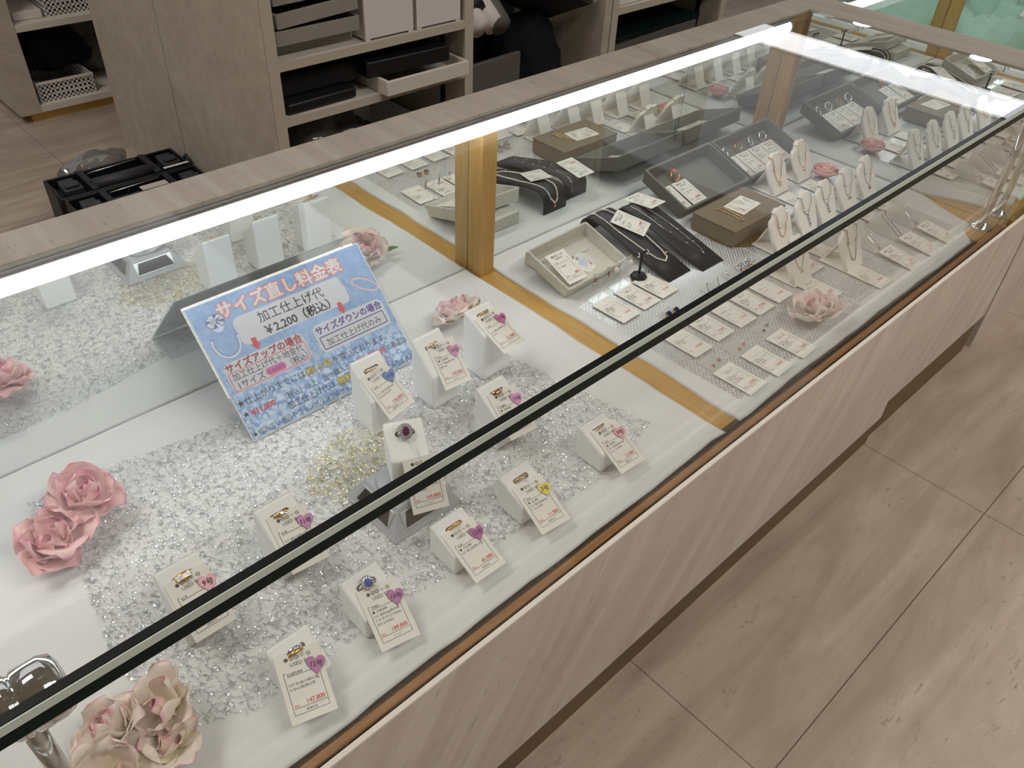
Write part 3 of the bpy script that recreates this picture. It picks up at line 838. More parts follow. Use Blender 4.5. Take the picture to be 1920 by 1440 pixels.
# ------------------------------------------------------------------ rings (ring plane is local xz, its crown points along +z)
def ring(M, label, kind, group='rings on the white stands'):
    o = thing('ring', label, 'ring', M @ TR((0, 0, -.0052)), group)
    def band(mat, r=.0092, wid=.0018, th=.0011, crown=1.0, wave=0.0, y0=0.0, name='band'):
        m = MB(); vs = []; fs = []; N = 40; K = 8
        for i in range(N):
            a = 2 * PI * i / N; up = max(0, math.sin(a)) ** 2
            ww = wid * (1 + (crown - 1) * up); yo = y0 + wave * math.sin(3 * a) * up
            for j in range(K):
                q = 2 * PI * j / K; rr = r + th * math.cos(q)
                vs.append((rr * math.cos(a), yo + ww * math.sin(q), rr * math.sin(a)))
        for i in range(N):
            for j in range(K): fs.append((i * K + j, i * K + (j + 1) % K, ((i + 1) % N) * K + (j + 1) % K, ((i + 1) % N) * K + j))
        m.add(vs, fs, 0, True)
        return m.build(name, mat, o)
    if kind in ('sapphire', 'purple'):
        band('silver', wid=.0016)
        g = MB(); g.gem((0, 0, .0122), .0036 if kind == 'sapphire' else .0040, .0044 if kind == 'sapphire' else .0052, .0022, 14)
        g.build('centre_stone', 'gem_blue' if kind == 'sapphire' else 'gem_purple', o)
        h = MB(); N = 14 if kind == 'sapphire' else 18
        for i in range(N):
            a = 2 * PI * i / N
            h.gem((.0056 * math.cos(a) * (1 if kind == 'sapphire' else 1.05), .0062 * math.sin(a) * (1 if kind == 'sapphire' else 1.15), .0116), .0013, .0013, .0009, 6)
            if kind == 'purple': h.gem((.0078 * math.cos(a + .2), .0088 * math.sin(a + .2), .0106), .0012, .0012, .0009, 6)
        h.build('side_stones', 'crystal', o)
        c = MB(); c.lathe([(0, .0075), (.003, .008), (.0055, .0104), (.0058, .0112), (0, .0114)], 16); c.build('setting', 'silver', o)
    elif kind == 'pave':
        band('gold', wid=.0024, crown=1.9)
        g = MB()
        for i in range(-5, 6):
            for j in (-1, 0, 1):
                a = PI / 2 + i * .13; g.gem((.0104 * math.cos(a), j * .0016, .0104 * math.sin(a)), .0007, .0007, .0004, 6)
        g.build('side_stones', 'crystal', o)
    elif kind == 'cross':
        band('gold', wid=.0015, wave=.0016); band('pale_gold', wid=.0013, wave=-.0018)
        g = MB(); g.gem((.0008, -.0002, .0112), .0021, .0021, .0013, 10); g.build('centre_stone', 'crystal', o)
        h = MB()
        for i in range(-4, 5):
            if abs(i) > 1: a = PI / 2 + i * .15; h.gem((.0104 * math.cos(a), .0005 * i, .0104 * math.sin(a)), .0007, .0007, .0005, 6)
        h.build('side_stones', 'crystal', o)
    elif kind == 'twotone':
        band('silver', wid=.0019, y0=.0012, crown=1.3); band('gold', wid=.0016, y0=-.0018, crown=1.3)
        g = MB(); g.gem((.0006, .0006, .0108), .0014, .0014, .0008, 8); g.build('centre_stone', 'crystal', o)
    elif kind == 'chain':
        m = MB()
        for i in range(24):
            a = 2 * PI * i / 24; c = Vector((.0092 * math.cos(a), 0, .0092 * math.sin(a)))
            m.ball(c, .0016, 0, 8, sq=(1, 1.3, 1))
        m.build('band', 'gold', o)
    elif kind == 'solitaire':
        band('gold', wid=.0013)
        g = MB(); g.gem((.002, -.0004, .0120), .0026, .0026, .0018, 10); g.build('centre_stone', 'crystal', o)
        h = MB()
        for i in range(4):
            a = PI / 4 + i * PI / 2; h.cyl((.002 + .002 * math.cos(a), -.0004 + .002 * math.sin(a), .0098), (.002 + .0024 * math.cos(a), -.0004 + .0024 * math.sin(a), .013), .0004, n=6)
        h.build('prongs', 'gold', o)
    elif kind == 'bow':
        band('pale_gold', wid=.0011)
        g = MB(); g.gem((-.0015, 0, .0112), .0016, .0016, .0010, 8); g.gem((.0018, 0, .0110), .0012, .0012, .0008, 8); g.build('side_stones', 'crystal', o)
    elif kind == 'wide_rose':
        band('rose_gold', wid=.0020, crown=1.4, wave=.0008)
    else:
        band('pale_gold', wid=.0012, wave=.0008)
        g = MB()
        for i in range(-3, 4):
            a = PI / 2 + i * .17; g.gem((.0104 * math.cos(a), 0, .0104 * math.sin(a)), .0007, .0007, .0005, 6)
        g.build('side_stones', 'crystal', o)
    return o

Z0 = .2848
# x, y, front and back height, tag centre on the slope (mm), tag angle, ...
STANDS = [
 (.587, .632, .073, .0917, (25.9, -.1), 4.7, 'solitaire', 'tall white ring stand, farthest right of the back row, beside the pale peony',
  'gold ring with a raised clear stone on the tall stand beside the pale peony', ('SA', 'K18', None, ('ﾘﾝｸﾞ/約11号/約2.5g', '0.30ct'), '51,980', 'ｿｰﾃｨﾝｸﾞ', ('11号', 'heart_pink')), 'pink heart 11 tag priced 51,980 on the tall stand beside the pale peony'),
 (.498, .630, .052, .0895, (31.4, 8.8), -4.4, 'cross', 'tall white ring stand in the middle of the back row, right of the blue sign',
  'gold crossover ring on the tall stand just right of the blue sign', ('SA', 'K18', '399,800', ('ﾘﾝｸﾞ/約8g/約10号', '総1.00ct'), '199,800', 'ｿｰﾃｨﾝｸﾞ', ('10号', 'heart_pink')), 'pink heart 10 tag priced 199,800 on the tall stand right of the blue sign'),
 (.4115, .640, .053, .0900, (26.3, 6.1), 9.3, 'eternity', 'tall white ring stand covering the lower right of the blue sign',
  'thin gold ring on the tall stand in front of the blue sign', ('SA', 'K18', None, ('ﾘﾝｸﾞ/約15号/約2.5g', '0.33ct/ﾒﾚ2.6号'), '136,800', '鑑定書/ｿｰﾃｨﾝｸﾞ', ('15号', 'heart_blue')), 'price tag with the only blue heart, 15, priced 136,800'),
 (.5096, .521, .045, .0730, (25.4, 3.7), -4.4, 'wide_rose', 'medium white ring stand carrying the mauve heart 13 tag, half behind the glass edge',
  'rose gold ring on the stand with the mauve heart 13 tag', ('SA', 'K18PG', '290,400', ('ﾘﾝｸﾞ/約2.55g/約13号',), '', 'ｿｰﾃｨﾝｸﾞ', ('13号', 'heart_mauve')), 'price tag with mauve heart 13, crossed by the glass edge'),
 (.5776, .411, .028, .0460, (26.8, .1), -2.9, 'bow', 'low white ring stand at the right end of the front row, nearest the wooden divider',
  'thin pale gold ring on the rightmost low stand', ('AB', 'K10', '30,000', ('ﾘﾝｸﾞ/約9号/約0.99g', 'ｷｭｰﾋﾞｯｸ 0.05ct'), '13,980', '本体のみ', ('9号', 'heart_pale')), 'pale pink heart 9 tag priced 13,980 at the right end of the front row'),
 (.2115, .5236, .045, .0730, (25.5, 3.5), -4.7, 'cross', 'medium white ring stand left of the grey solar turntable',
  'gold and diamond crossover ring on the stand left of the solar turntable', ('B', 'K18', None, ('ﾘﾝｸﾞ/約3.7g/約11号', '0.3ct'), '139,800', '本体のみ', ('11号', 'heart_purple')), 'purple heart 11 tag priced 139,800, crossed by the glass edge'),
 (.1033, .516, .045, .0730, (23.8, 4.9), -.2, 'pave', 'medium white ring stand at the left end of the rows, nearest the pink peonies',
  'wide gold ring set with small stones, on the leftmost medium stand', ('B', 'K18', None, ('ﾘﾝｸﾞ/総約3.32g',), '', '本体のみ', ('9号', 'heart_pale')), 'pale pink heart 9 tag on the leftmost stand, crossed by the glass edge'),
 (.144, .394, .028, .0470, (14.6, 1.2), -15.4, 'twotone', 'low white ring stand nearest the camera, above the cream peonies',
  'two-tone gold and platinum ring on the low stand nearest the camera', ('B', 'K18/Pt900', None, ('ﾘﾝｸﾞ/K18ﾒｲﾝ/約3.58g', '0.18ct/1粒/約12号'), '147,800', '本体のみ', ('12号', 'heart_purple')), 'tilted purple heart 12 tag priced 147,800 on the nearest low stand'),
 (.2355, .4106, .028, .0470, (23.0, -5.3), -10.1, 'sapphire', 'low white ring stand holding the blue stone ring',
  'ring with round blue stone in a cluster of clear stones', ('SA', 'Pt900', '539,000', ('ﾘﾝｸﾞ/約9.64g/約10号', 'ﾌﾞﾙｰｽﾀｰｻﾌｧｲｱ 4.62ct', 'ﾒﾚD St 0.52ct'), '189,800', 'ｿｰﾃｨﾝｸﾞ', ('10号', 'heart_purple')), 'purple heart 10 tag priced 189,800 on the blue stone ring stand'),
 (.3494, .4121, .0265, .0420, (23.4, -2.3), -1.1, 'chain', 'low white ring stand in front of the grey solar turntable',
  'gold chain link ring on the low stand before the solar turntable', ('B', 'K18', '135,000', ('ﾘﾝｸﾞ/約12号/約1.55g',), '45,980', '本体のみ', ('12号', 'heart_purple')), 'purple heart 12 tag priced 45,980 in front of the solar turntable'),
 (.449, .414, .029, .0460, (21.8, -6.5), -5.2, 'eternity', 'low white ring stand carrying the yellow heart tag',
  'thin gold ring pressed deep in the slot above the yellow heart tag', ('AB', 'K10', '33,000', ('ﾘﾝｸﾞ/約3号/約0.9g', 'ｼﾞﾙｺﾆｱ付き'), '11,980', '本体のみ', ('3号', 'heart_yellow')), 'price tag with the only yellow heart, 3, priced 11,980'),
]
def put_stand(row, z=Z0, rz=0.0, tagM=None):
    x, y, hf, hb, tc, ang, kind, l_stand, l_ring, t_, l_tag = row
    o, slotM, slopeM = ring_stand(x, y, z, hf, hb, l_stand, rz)
    ring(slotM, l_ring, kind)
    grade, metal, ref, spec, price, foot, (hn, hc) = t_
    if tagM is None:
        tagM = slopeM @ TR((tc[0] * .001, tc[1] * .001, .0010), 0, 0, R(ang))
    sl = tagM.inverted() @ (slotM @ Vector((.001, -.001, .0050)))
    ht = (hn, hc, .0138, .0125, R(-12))
    price_tag(tagM, l_tag, grade, metal, ref, spec, price, foot, ht, 'price tags with heart stickers', string=sl)
for row in STANDS: put_stand(row)

# ------------------------------------------------------------------ solar turntable and the stand on it
tt = thing('solar_turntable', 'square silver grey solar turntable with dark solar cells, under the purple stone ring', 'turntable', TR((.327, .486, Z0)))
m = MB(); S = .095; I = .0175; H = .030
m.box((0, 0, 0), (S, S, .003), .0008)
lo = [(.001, .001), (S - .001, .001), (S - .001, S - .001), (.001, S - .001)]; hi = [(I, I), (S - I, I), (S - I, S - I), (I, S - I)]
m.add([(x, y, .003) for x, y in lo] + [(x, y, H) for x, y in hi], [(i, (i + 1) % 4, 4 + (i + 1) % 4, 4 + i) for i in range(4)] + [(4, 5, 6, 7)], 0)
m.build('base', 'turntable_grey', tt)
sl_len = math.hypot(I - .001, H - .003)
for k in range(4):
    a = k * PI / 2
    u = Vector((math.cos(a), math.sin(a), 0)); inn = Vector((-math.sin(a), math.cos(a), 0))
    c0 = Vector((S / 2, S / 2, .003)) - inn * (S / 2 - .001)
    v_ = (inn * (I - .001) + Vector((0, 0, H - .003))).normalized()
    FM = frame(c0 + v_ * sl_len * .5, u, v_)
    p = MB(); p.box((-.030, -.0105, -.0006), (.030, .0105, .0012), .0005); fr = p.build('cell_frame', 'aluminium', tt, FM)
    q = MB(); q.add([(-.0285, -.0085, .0014), (.0285, -.0085, .0014), (.0225, .0085, .0014), (-.0225, .0085, .0014)], [(0, 1, 2, 3)]); q.build('solar_cell', 'solar_cell', fr)
MB().cyl((S / 2, S / 2, H), (S / 2, S / 2, H + .0045), .0285, n=40).build('turning_plate', 'turntable_grey', tt)
ROW6 = (.3590, .5300, .036, .058, (25, -36.9), -14.2, 'purple', 'white ring stand turned a little, standing on the grey solar turntable',
  'ring with large oval purple stone in a double circle of clear stones', ('SA', None, None, ('ﾘﾝｸﾞ/約11.66g/約11号', 'ﾊﾟｰﾌﾟﾙｽﾀｰｻﾌｧｲｱ/5.18ct', 'ﾒﾚ/0.1000ct'), '169,800', 'ｿｰﾃｨﾝｸﾞ', ('11号', 'heart_pink')), 'pink heart 11 tag priced 169,800 hanging before the solar turntable')
t6 = frame((.3815, .4990, .3335), (.039, -.0145, 0), (.012, .036, .055))
put_stand(ROW6, Z0 + H + .0046, R(-25), t6)

# ------------------------------------------------------------------ blue price list on a clear acrylic holder
sgM = frame((.294, .7265, .2862), (1, 0, 0), (0, .126, .127))
sg = thing('price_sign', 'blue printed ring resizing price list leaning in a clear acrylic holder', 'sign', sgM)
ah = MB(); ah.box((-.002, 0, -.0026), (.2575, .1825, -.0004), .0004)
ah.build('acrylic_back', 'acrylic', sg)
fb = MB(); iv = sgM.inverted()
fb.box((.2925, .7265, .2850), (.551, .790, .2868), .0004, 0, iv); fb.build('acrylic_foot', 'acrylic', sg)
k = .001
P = MB()
names = ['paper_white', 'blue_print', 'ink', 'red', 'dark_red', 'pink_red', 'purple', 'pill_pink', 'print_yellow', 'ring_print_light', 'ring_print_dark', 'ring_print_rose']
WHT, BLU, BLK, RD, DRD, PRD, PUR, PIL, YEL, RL, RDK, RRO = range(12)
P.box((0, 0, -.0003), (.2535, .1795, 0), 0, WHT)
P.rect(.0012, .0012, .2523, .1783, .00006, BLU)
zl = .00012
# ring drawings
P.ringflat(.028, .124, .0185, .0215, .0042, zl, RDK, n=36, a0=R(150), a1=R(375)); P.ringflat(.028, .124, .0180, .0210, .0028, zl + .00003, RL, n=36, a0=R(155), a1=R(370))
for i in range(15):
    a = R(165 + i * 9.5); P.flat([(.028 + .0162 * math.cos(a) + .0012 * math.cos(b_ * PI / 3), .124 + .0192 * math.sin(a) + .0012 * math.sin(b_ * PI / 3)) for b_ in range(6)], zl + .00006, WHT)
gem_o = [(.028 + .0125 * math.cos(R(a)), .1525 + .0095 * math.sin(R(a))) for a in range(0, 360, 30)]
P.flat(gem_o, zl + .00004, RDK)
for i in range(12):
    a, b_ = gem_o[i], gem_o[(i + 1) % 12]; c = (.028 + .002 * math.cos(i * 1.9), .1525 + .002 * math.sin(i * 1.3))
    P.flat([(c[0] + (a[0] - c[0]) * .93, c[1] + (a[1] - c[1]) * .93), (c[0] + (b_[0] - c[0]) * .93, c[1] + (b_[1] - c[1]) * .93), c], zl + .00007, (RL, WHT, RDK)[i % 3])
P.flat([(.020, .1440), (.036, .1440), (.031, .1385), (.025, .1385)], zl + .00005, RL)
def rot_ring(cx, cy, rx, ry, ang, w, z, mat):
    vs = []; N = 40; ca, sa = math.cos(ang), math.sin(ang)
    for i in range(N + 1):
        a = 2 * PI * i / N
        for q in (0, w):
            x, y = (rx - q) * math.cos(a), (ry - q) * math.sin(a); vs.append((cx + x * ca - y * sa, cy + x * sa + y * ca, z))
    P.add(vs, [(2 * i, 2 * i + 1, 2 * i + 3, 2 * i + 2) for i in range(N)], mat)
rot_ring(.2345, .1235, .0200, .0085, R(-35), .0022, zl, RRO); rot_ring(.2350, .1225, .0195, .0075, R(-35), .0007, zl + .00004, WHT)
rot_ring(.2110, .131, .0175, .0055, R(-68), .0018, zl, RL); rot_ring(.2112, .1305, .0170, .0048, R(-68), .0006, zl + .00004, RDK)
# title with its outlines
ti = 'サイズ直し料金表'   # white letters in red outlines
def spread(s, x0, x1, y, size, z, mat, off, rise=0.0):
    n = len(s); st = (x1 - x0 - size) / (n - 1)
    for i, ch in enumerate(s): P.text(ch, x0 + st * i, y + rise * math.sin(PI * i / (n - 1)), size, z, mat, off=off)
for z, mat, off in ((.00016, DRD, .125), (.00020, WHT, .098), (.00024, RD, .068), (.00028, WHT, .031)):
    spread(ti, .0345, .2155, .1535, .0215, z, mat, off)
# boxes
zb_ = .00012
P.flat(rounded(.046, .1100, .2055, .1475, .008), zb_, WHT)
P.flat(rounded(.0085, .0610, .1200, .0995, .008), zb_, WHT)
P.flat(rounded(.1350, .0600, .2450, .0990, .008), zb_, WHT)
zt = .00020
P.text('加工仕上げ代', .126, .1305, .0160, zt, BLK, align='C', off=.005, maxw=.100)
P.text('￥2,200（税込）', .126, .1130, .0150, zt, BLK, align='C', off=.030, maxw=.110)
for ax, ay in ((.0605, .1165), (.1872, .1145)):
    P.flat([(ax - .0033, ay), (ax - .0033, ay - .008), (ax - .0062, ay - .008), (ax, ay - .0165), (ax + .0062, ay - .008), (ax + .0033, ay - .008), (ax + .0033, ay)], zt, RD)
P.text('サイズアップの場合', .0105, .0885, .0120, zt, DRD, off=.035, maxw=.107)
P.frame_line(.0105, .0630, .1175, .0865, .0010, zt, PRD)
P.text('加工仕上げ代＋地金代', .0140, .0765, .0105, zt, BLK, off=.006, maxw=.099)
P.flat(rounded(.0545, .0645, .0825, .0745, .0049), zt, PIL)
P.text('1サイズ', .0145, .0650, .0110, zt, BLK, off=.006, maxw=.038)
P.text('3,300円', .0570, .0665, .0072, .00026, BLK, off=.004, maxw=.023)
P.text('（税込）', .0835, .0652, .0105, zt, BLK, off=.01, maxw=.031)
P.text('サイズダウンの場合', .1380, .0860, .0118, zt, PUR, off=.035, maxw=.104)
P.frame_line(.1395, .0645, .2395, .0815, .0014, zt, PUR)
P.text('加工仕上げ代のみ', .1460, .0680, .0108, zt, BLK, off=.006, maxw=.087)
P.text('★仕上がりまでには', .0030, .0445, .0112, zt, BLK, off=.006, maxw=.096)
P.text('約1ヶ月', .1010, .0445, .0108, zt, BLK, off=.075, maxw=.036); P.text('約1ヶ月', .1010, .0445, .0108, .00026, YEL, off=.012, maxw=.036)
P.text('を頂いております。', .1405, .0430, .0112, zt, BLK, off=.006, maxw=.086)
P.text('★', .0030, .0300, .0100, zt, BLK)
P.text('¥11,000', .0145, .0290, .0100, zt, DRD, off=.055, maxw=.040); P.text('¥11,000', .0145, .0290, .0100, .00026, PRD, off=.0, maxw=.040)
P.text('（税込）以上、且つ購入から', .0560, .0290, .0092, zt, BLK, off=.005, maxw=.112)
P.text('３ヶ月以内', .1700, .0280, .0105, zt, DRD, off=.05, maxw=.046); P.text('３ヶ月以内', .1700, .0280, .0105, .00026, PRD, off=.0, maxw=.046)
P.text('の商品は', .2190, .0285, .0095, zt, BLK, off=.005, maxw=.033)
P.text('加工仕上げ代は', .0590, .0160, .0108, zt, BLK, off=.006, maxw=.070)
P.text('無料', .1330, .0150, .0125, zt, BLK, off=.06, maxw=.025); P.text('無料', .1330, .0150, .0125, .00026, YEL, off=.0, maxw=.025)
P.text('初回限り', .1880, .0165, .0085, zt, RD, off=.01, maxw=.026)
P.text('★幅の広い商品やブランドリングのサイ', .0025, .0038, .0088, zt, BLK, off=.003, maxw=.142)
P.text('ておりません', .2050, .0042, .0088, zt, BLK, off=.003, maxw=.046)
P.build('printed_sheet', names, sg)

# ------------------------------------------------------------------ silk flowers
def petal_mesh(w, l, cup, curl, ruff, seed):
    nu, nv = 8, 8; vs = []; fs = []
    for j in range(nv + 1):
        v = j / nv
        ww = w * (math.sin(PI * min(1, .10 + .84 * v ** .85)) ** .65)
        for i in range(nu + 1):
            u = -1 + 2 * i / nu
            x = u * ww
            y = l * (v - .06 * abs(u) ** 2 * v)
            z = cup * l * (v * v) * .55 + cup * w * u * u * (.35 + .5 * v) - curl * l * max(0, v - .62) ** 2 * 3.2
            z += ruff * w * noise.noise(Vector((x * 90, y * 90, seed * 3.7))) * (.3 + v)
            vs.append((x, y, z))
    for j in range(nv):
        for i in range(nu):
            a = j * (nu + 1) + i; fs.append((a, a + 1, a + nu + 2, a + nu + 1))
    return MB().add(vs, fs, 0, True)
def bloom(root, M, size, layers, mats, seed):
    r_ = random.Random(seed)
    k_ = 0
    for li, (n, tilt, sz, cup, curl) in enumerate(layers):
        for i in range(n):
            a = 2 * PI * (i + .5 * (li % 2) + r_.uniform(-.18, .18)) / n
            s_ = size * sz * r_.uniform(.88, 1.12)
            pm = petal_mesh(s_ * r_.uniform(.50, .62), s_ * .9, cup, curl, .28, seed + k_)
            o = pm.build('petal', mats[li % len(mats)], root, M @ TR((0, 0, .001 * li), 0, 0, a) @ TR((0, size * .05, 0), R(tilt) + r_.uniform(-.14, .14), r_.uniform(-.15, .15), 0))
            solidify(o, .0003); k_ += 1
def flower(name, label, loc, blooms, mats, seed, leaves=()):
    o = thing(name, label, 'flower', TR(loc), 'silk flowers in the case')
    for i, (M, size, layers) in enumerate(blooms): bloom(o, M, size, layers, mats, seed + 31 * i)
    for i, (M, L) in enumerate(leaves):
        pm = petal_mesh(L * .22, L, .1, .2, .1, seed + 77 + i); x = pm.build('leaf', 'leaf_green', o, M); solidify(x, .0003)
    return o
FULL = [(3, 74, .45, 1.0, 0), (4, 58, .62, .9, .05), (5, 40, .82, .7, .1), (5, 22, 1.02, .45, .15), (5, 6, 1.12, .3, .2)]
FLAT = [(2, 58, .62, .8, 0), (3, 32, .9, .5, .15), (4, 10, 1.12, .35, .2)]
OPEN = [(4, 74, .55, .75, 0), (5, 55, .75, .6, .1), (6, 34, .95, .45, .2), (6, 14, 1.08, .3, .3)]
LOOSE = [(3, 60, .7, .6, .1), (5, 32, 1.0, .4, .3), (5, 8, 1.12, .2, .35)]
flower('silk_peony', 'large pink silk peony lying on the glitter net at the left', (.093, .733, Z0 + .012),
       [(TR((.008, .006, .012), R(14), R(10), .3), .040, FULL), (TR((-.028, -.016, .004), R(6), R(-14), 1.2), .038, FLAT), (TR((-.050, -.024, .000), R(4), R(-26), 2.2), .040, FLAT)],
       ['petal_pink'], 11)
flower('silk_peony', 'cream and pink silk peonies beside the chrome clamp, nearest the camera', (.038, .452, Z0 + .010),
       [(TR((-.020, .012, .008), R(-30), R(-10), .5), .036, OPEN), (TR((-.038, -.014, .002), R(-15), R(-30), 1.7), .038, LOOSE), (TR((.022, .004, .010), R(-26), R(16), 2.0), .040, FLAT), (TR((.008, -.024, .001), R(-10), R(0), .2), .032, FLAT)],
       ['petal_blush', 'petal_cream', 'petal_cream', 'petal_cream'], 23, [(TR((.0, .0, .004), R(30), 0, R(200)), .018)])
flower('silk_peony', 'pale washed-out silk peony behind the tall ring stands', (.640, .745, Z0 + .012),
       [(TR((0, 0, .004), R(-30), R(8), .4), .040, OPEN)], ['petal_pale', 'petal_cream'], 37, [(TR((.03, .01, 0), R(8), 0, R(-70)), .03)])

# ------------------------------------------------------------------ trays, boxes and props of the far half
def tray(M, label, w, d, h, m, th=.004, flare=.004, group=None, name='display_tray'):
    o = thing(name, label, 'tray', M, group)
    f = MB(); f.box((flare, flare, 0), (w - flare, d - flare, .003), .0006); f.build('bottom', m, o)
    wl = MB()
    ou0 = rounded(flare, flare, w - flare, d - flare, .003, 3); ou1 = rounded(0, 0, w, d, .004, 3)
    in1 = rounded(th, th, w - th, d - th, .003, 3); in0 = rounded(th + flare, th + flare, w - th - flare, d - th - flare, .002, 3)
    n = len(ou0)
    md = [((a[0] + b_[0]) / 2, (a[1] + b_[1]) / 2) for a, b_ in zip(ou1, in1)]
    vs = [(x, y, 0) for x, y in ou0] + [(x, y, h - .001) for x, y in ou1] + [(x, y, h) for x, y in md] + [(x, y, h - .001) for x, y in in1] + [(x, y, .003) for x, y in in0]
    fs = [(k * n + i, k * n + (i + 1) % n, (k + 1) * n + (i + 1) % n, (k + 1) * n + i) for k in range(4) for i in range(n)]
    wl.add(vs, fs, 0, True)
    wo = wl.build('rim', m, o)
    try: wo.data.set_sharp_from_angle(angle=R(35))
    except Exception: pass
    return o
ZF = .2852
tag(MB().box((.838, .752, ZF), (.928, .812, .3085), .002).build('linen_box', 'linen_weave'), 'small pale linen block propping up the back of the linen tray', 'box')
LT = R(17)
ltM = TR((.812, .694, ZF + .0008), LT, 0, R(2))
tray(ltM, 'pale linen tray tilted on a block, holding one price tag and a round card', .143, .098, .023, 'linen_weave', .0035, .004)
price_tag(ltM @ TR((.0375, .0420, .0185), R(5), 0, R(-2)), 'price tag lying across the pale linen tray, priced 680', 'B', '925', None, ('ﾘﾝｸﾞ/約12号',), '680', '本体のみ')
rc = MB(); rc.cyl((0, 0, 0), (0, 0, .0005), .0195, n=40)
rc.flat([(.018 * math.cos(R(a)), .018 * math.sin(R(a))) for a in range(-60, 121, 10)], .0006, 1)
rc.flat([(-.012, .006), (-.003, .010), (.006, .005), (.001, -.004), (-.006, -.009)], .0007, 2); rc.flat([(.004, -.010), (.010, -.004), (.007, -.012)], .0007, 3)
rc.ringflat(-.003, .0135, .0025, .0025, .001, .0007, 4)
tag(rc.build('round_card', ['paper', 'paper_white', 'ring_print_light', 'pink_red', 'pale_gold'], None, ltM @ TR((.086, .040, .0050), R(8), 0, R(20))), 'round printed card lying in the pale linen tray', 'card')

GT_ = R(20)
for tx, lab in ((1.158, 'grey velvet tray with one red stone ring and two price tags'), (1.361, 'grey velvet tray with four rings and four price tags, beside the corner post')):
    tray(TR((tx, .737, ZF + .0012), GT_, 0, 0), lab, .199, .112, .027, 'velvet_grey', .0048, .0045, 'grey velvet trays')
for x, l in ((1.19, 'clear acrylic riser behind the red stone ring tray'), (1.375, 'clear acrylic riser behind the four ring tray')):
    tag(MB().box((x, .803, ZF), (x + .14, .826, .3075), .001).build('acrylic_riser', 'acrylic'), l, 'riser')
TRAYTAGS = [
 (1.158, .020, 'price tag half hidden by the left wall of the red stone ring tray', '15,980', 'AB', None),
 (1.158, .066, 'price tag right below the red stone ring in the grey tray', '18,800', 'SA', 'ring with a cluster of pink red stones in the grey tray'),
 (1.361, .024, 'leftmost price tag in the four ring grey tray', '12,800', 'AB', 'slim silver ring, leftmost in the four ring tray'),
 (1.361, .068, 'second price tag from the left in the four ring grey tray', '21,800', 'AB', 'small ring with a brown stone, second in the four ring tray'),
 (1.361, .112, 'third price tag from the left in the four ring grey tray', '24,800', 'A', 'domed silver ring, third in the four ring tray'),
 (1.361, .155, 'rightmost price tag in the four ring grey tray', '19,800', 'AB', 'twisted gold and silver ring, rightmost in the four ring tray'),
]
for i, (tx, ox, lab, pr, gr, rl) in enumerate(TRAYTAGS):
    B_ = TR((tx, .737, ZF + .0012), GT_, 0, 0)
    price_tag(B_ @ TR((ox + .0065, .0430, .0048), R(-3) if i else R(-2), 0, R(-1.5)), lab, gr, 'Pt900' if i % 2 else 'K18', '49,800' if i % 2 == 0 else None, ('ﾘﾝｸﾞ/約11号/約3g', 'ﾀﾞｲﾔ 0.2ct'), pr, '本体のみ', string=(.001, .041, .005))
    if rl:
        RM = B_ @ TR((ox + .004, .0835, .0105), R(-62), R(14 * (-1) ** i), R(8))
        o = thing('ring', rl, 'ring', RM, 'rings in the grey trays')
        a = MB(); vs = []
        a.tube([(.0092 * math.cos(2 * PI * q / 28), .0092 * math.sin(2 * PI * q / 28), 0) for q in range(28)], .0011 + .0005 * (i % 3), 6, True, M=TR((0, 0, 0), PI / 2, 0, 0))
        a.build('band', ('silver', 'rose_gold', 'silver', 'pale_gold', 'silver', 'silver')[i], o)
        g = MB()
        if i == 1:
            for q in range(7):
                b_ = 2 * PI * q / 6; rr = .0042 if q < 6 else 0; g.gem((rr * math.cos(b_), rr * math.sin(b_), .0108), .0024, .0024, .0016, 8)
        else:
            g.gem((0, 0, .0104), .0030, .0034, .0018, 9); g.gem((.0042, 0, .0098), .0016, .0016, .001, 7); g.gem((-.0042, 0, .0098), .0016, .0016, .001, 7)
        g.build('stones', 'gem_pink' if i == 1 else ('crystal', 'crystal', 'crystal', 'gem_garnet', 'crystal', 'crystal')[i], o)

# taupe box on a round gold glitter mat
tag(MB().lathe([(0, 0), (.057, 0), (.0575, .0004), (.057, .0008), (0, .0009)], 44, M=TR((1.204, .656, ZF + .0012))).build('round_mat', 'gold_glitter'), 'round gold glitter mat showing under the front of the taupe box', 'mat')
ZT = ZF + .0024
tb = thing('jewellery_box', 'taupe fabric jewellery box with a lid, carrying a chain bracelet', 'box', TR((1.149, .6195, ZT)))
MB().box((0, 0, 0), (.156, .090, .0270), .0012).build('base', 'taupe_linen', tb)
MB().box((-.0006, -.0006, .0274), (.1566, .0906, .0305), .0008).build('lid', 'taupe_linen', tb)
ZL = ZT + .0307
price_tag(frame((1.2405, .6690, ZL + .0004), (.80, -.60, 0), (.60, .80, 0)) @ TR((0, 0, 0), 0, 0, R(-48)), 'price tag lying on the taupe box lid, priced 39,800', 'AB', 'K18', '88,000', ('ﾌﾞﾚｽﾚｯﾄ/約4g', '約18cm'), '39,800', '本体のみ')
br = MB(); pts = []
path = [(1.186, .690), (1.193, .676), (1.193, .655), (1.190, .636), (1.197, .634), (1.201, .655), (1.203, .676), (1.199, .688)]
for i in range(len(path) - 1):
    for q in range(4): pts.append((path[i][0] + (path[i + 1][0] - path[i][0]) * q / 4, path[i][1] + (path[i + 1][1] - path[i][1]) * q / 4, ZL + .0013))
br.tube(pts, .0007, 6)
for i, p in enumerate(pts): br.ball(p, .0012 if i % 2 else .0009, 0, 6)
tag(br.build('bracelet', 'pale_gold'), 'pale gold chain bracelet folded on the taupe box lid', 'bracelet')

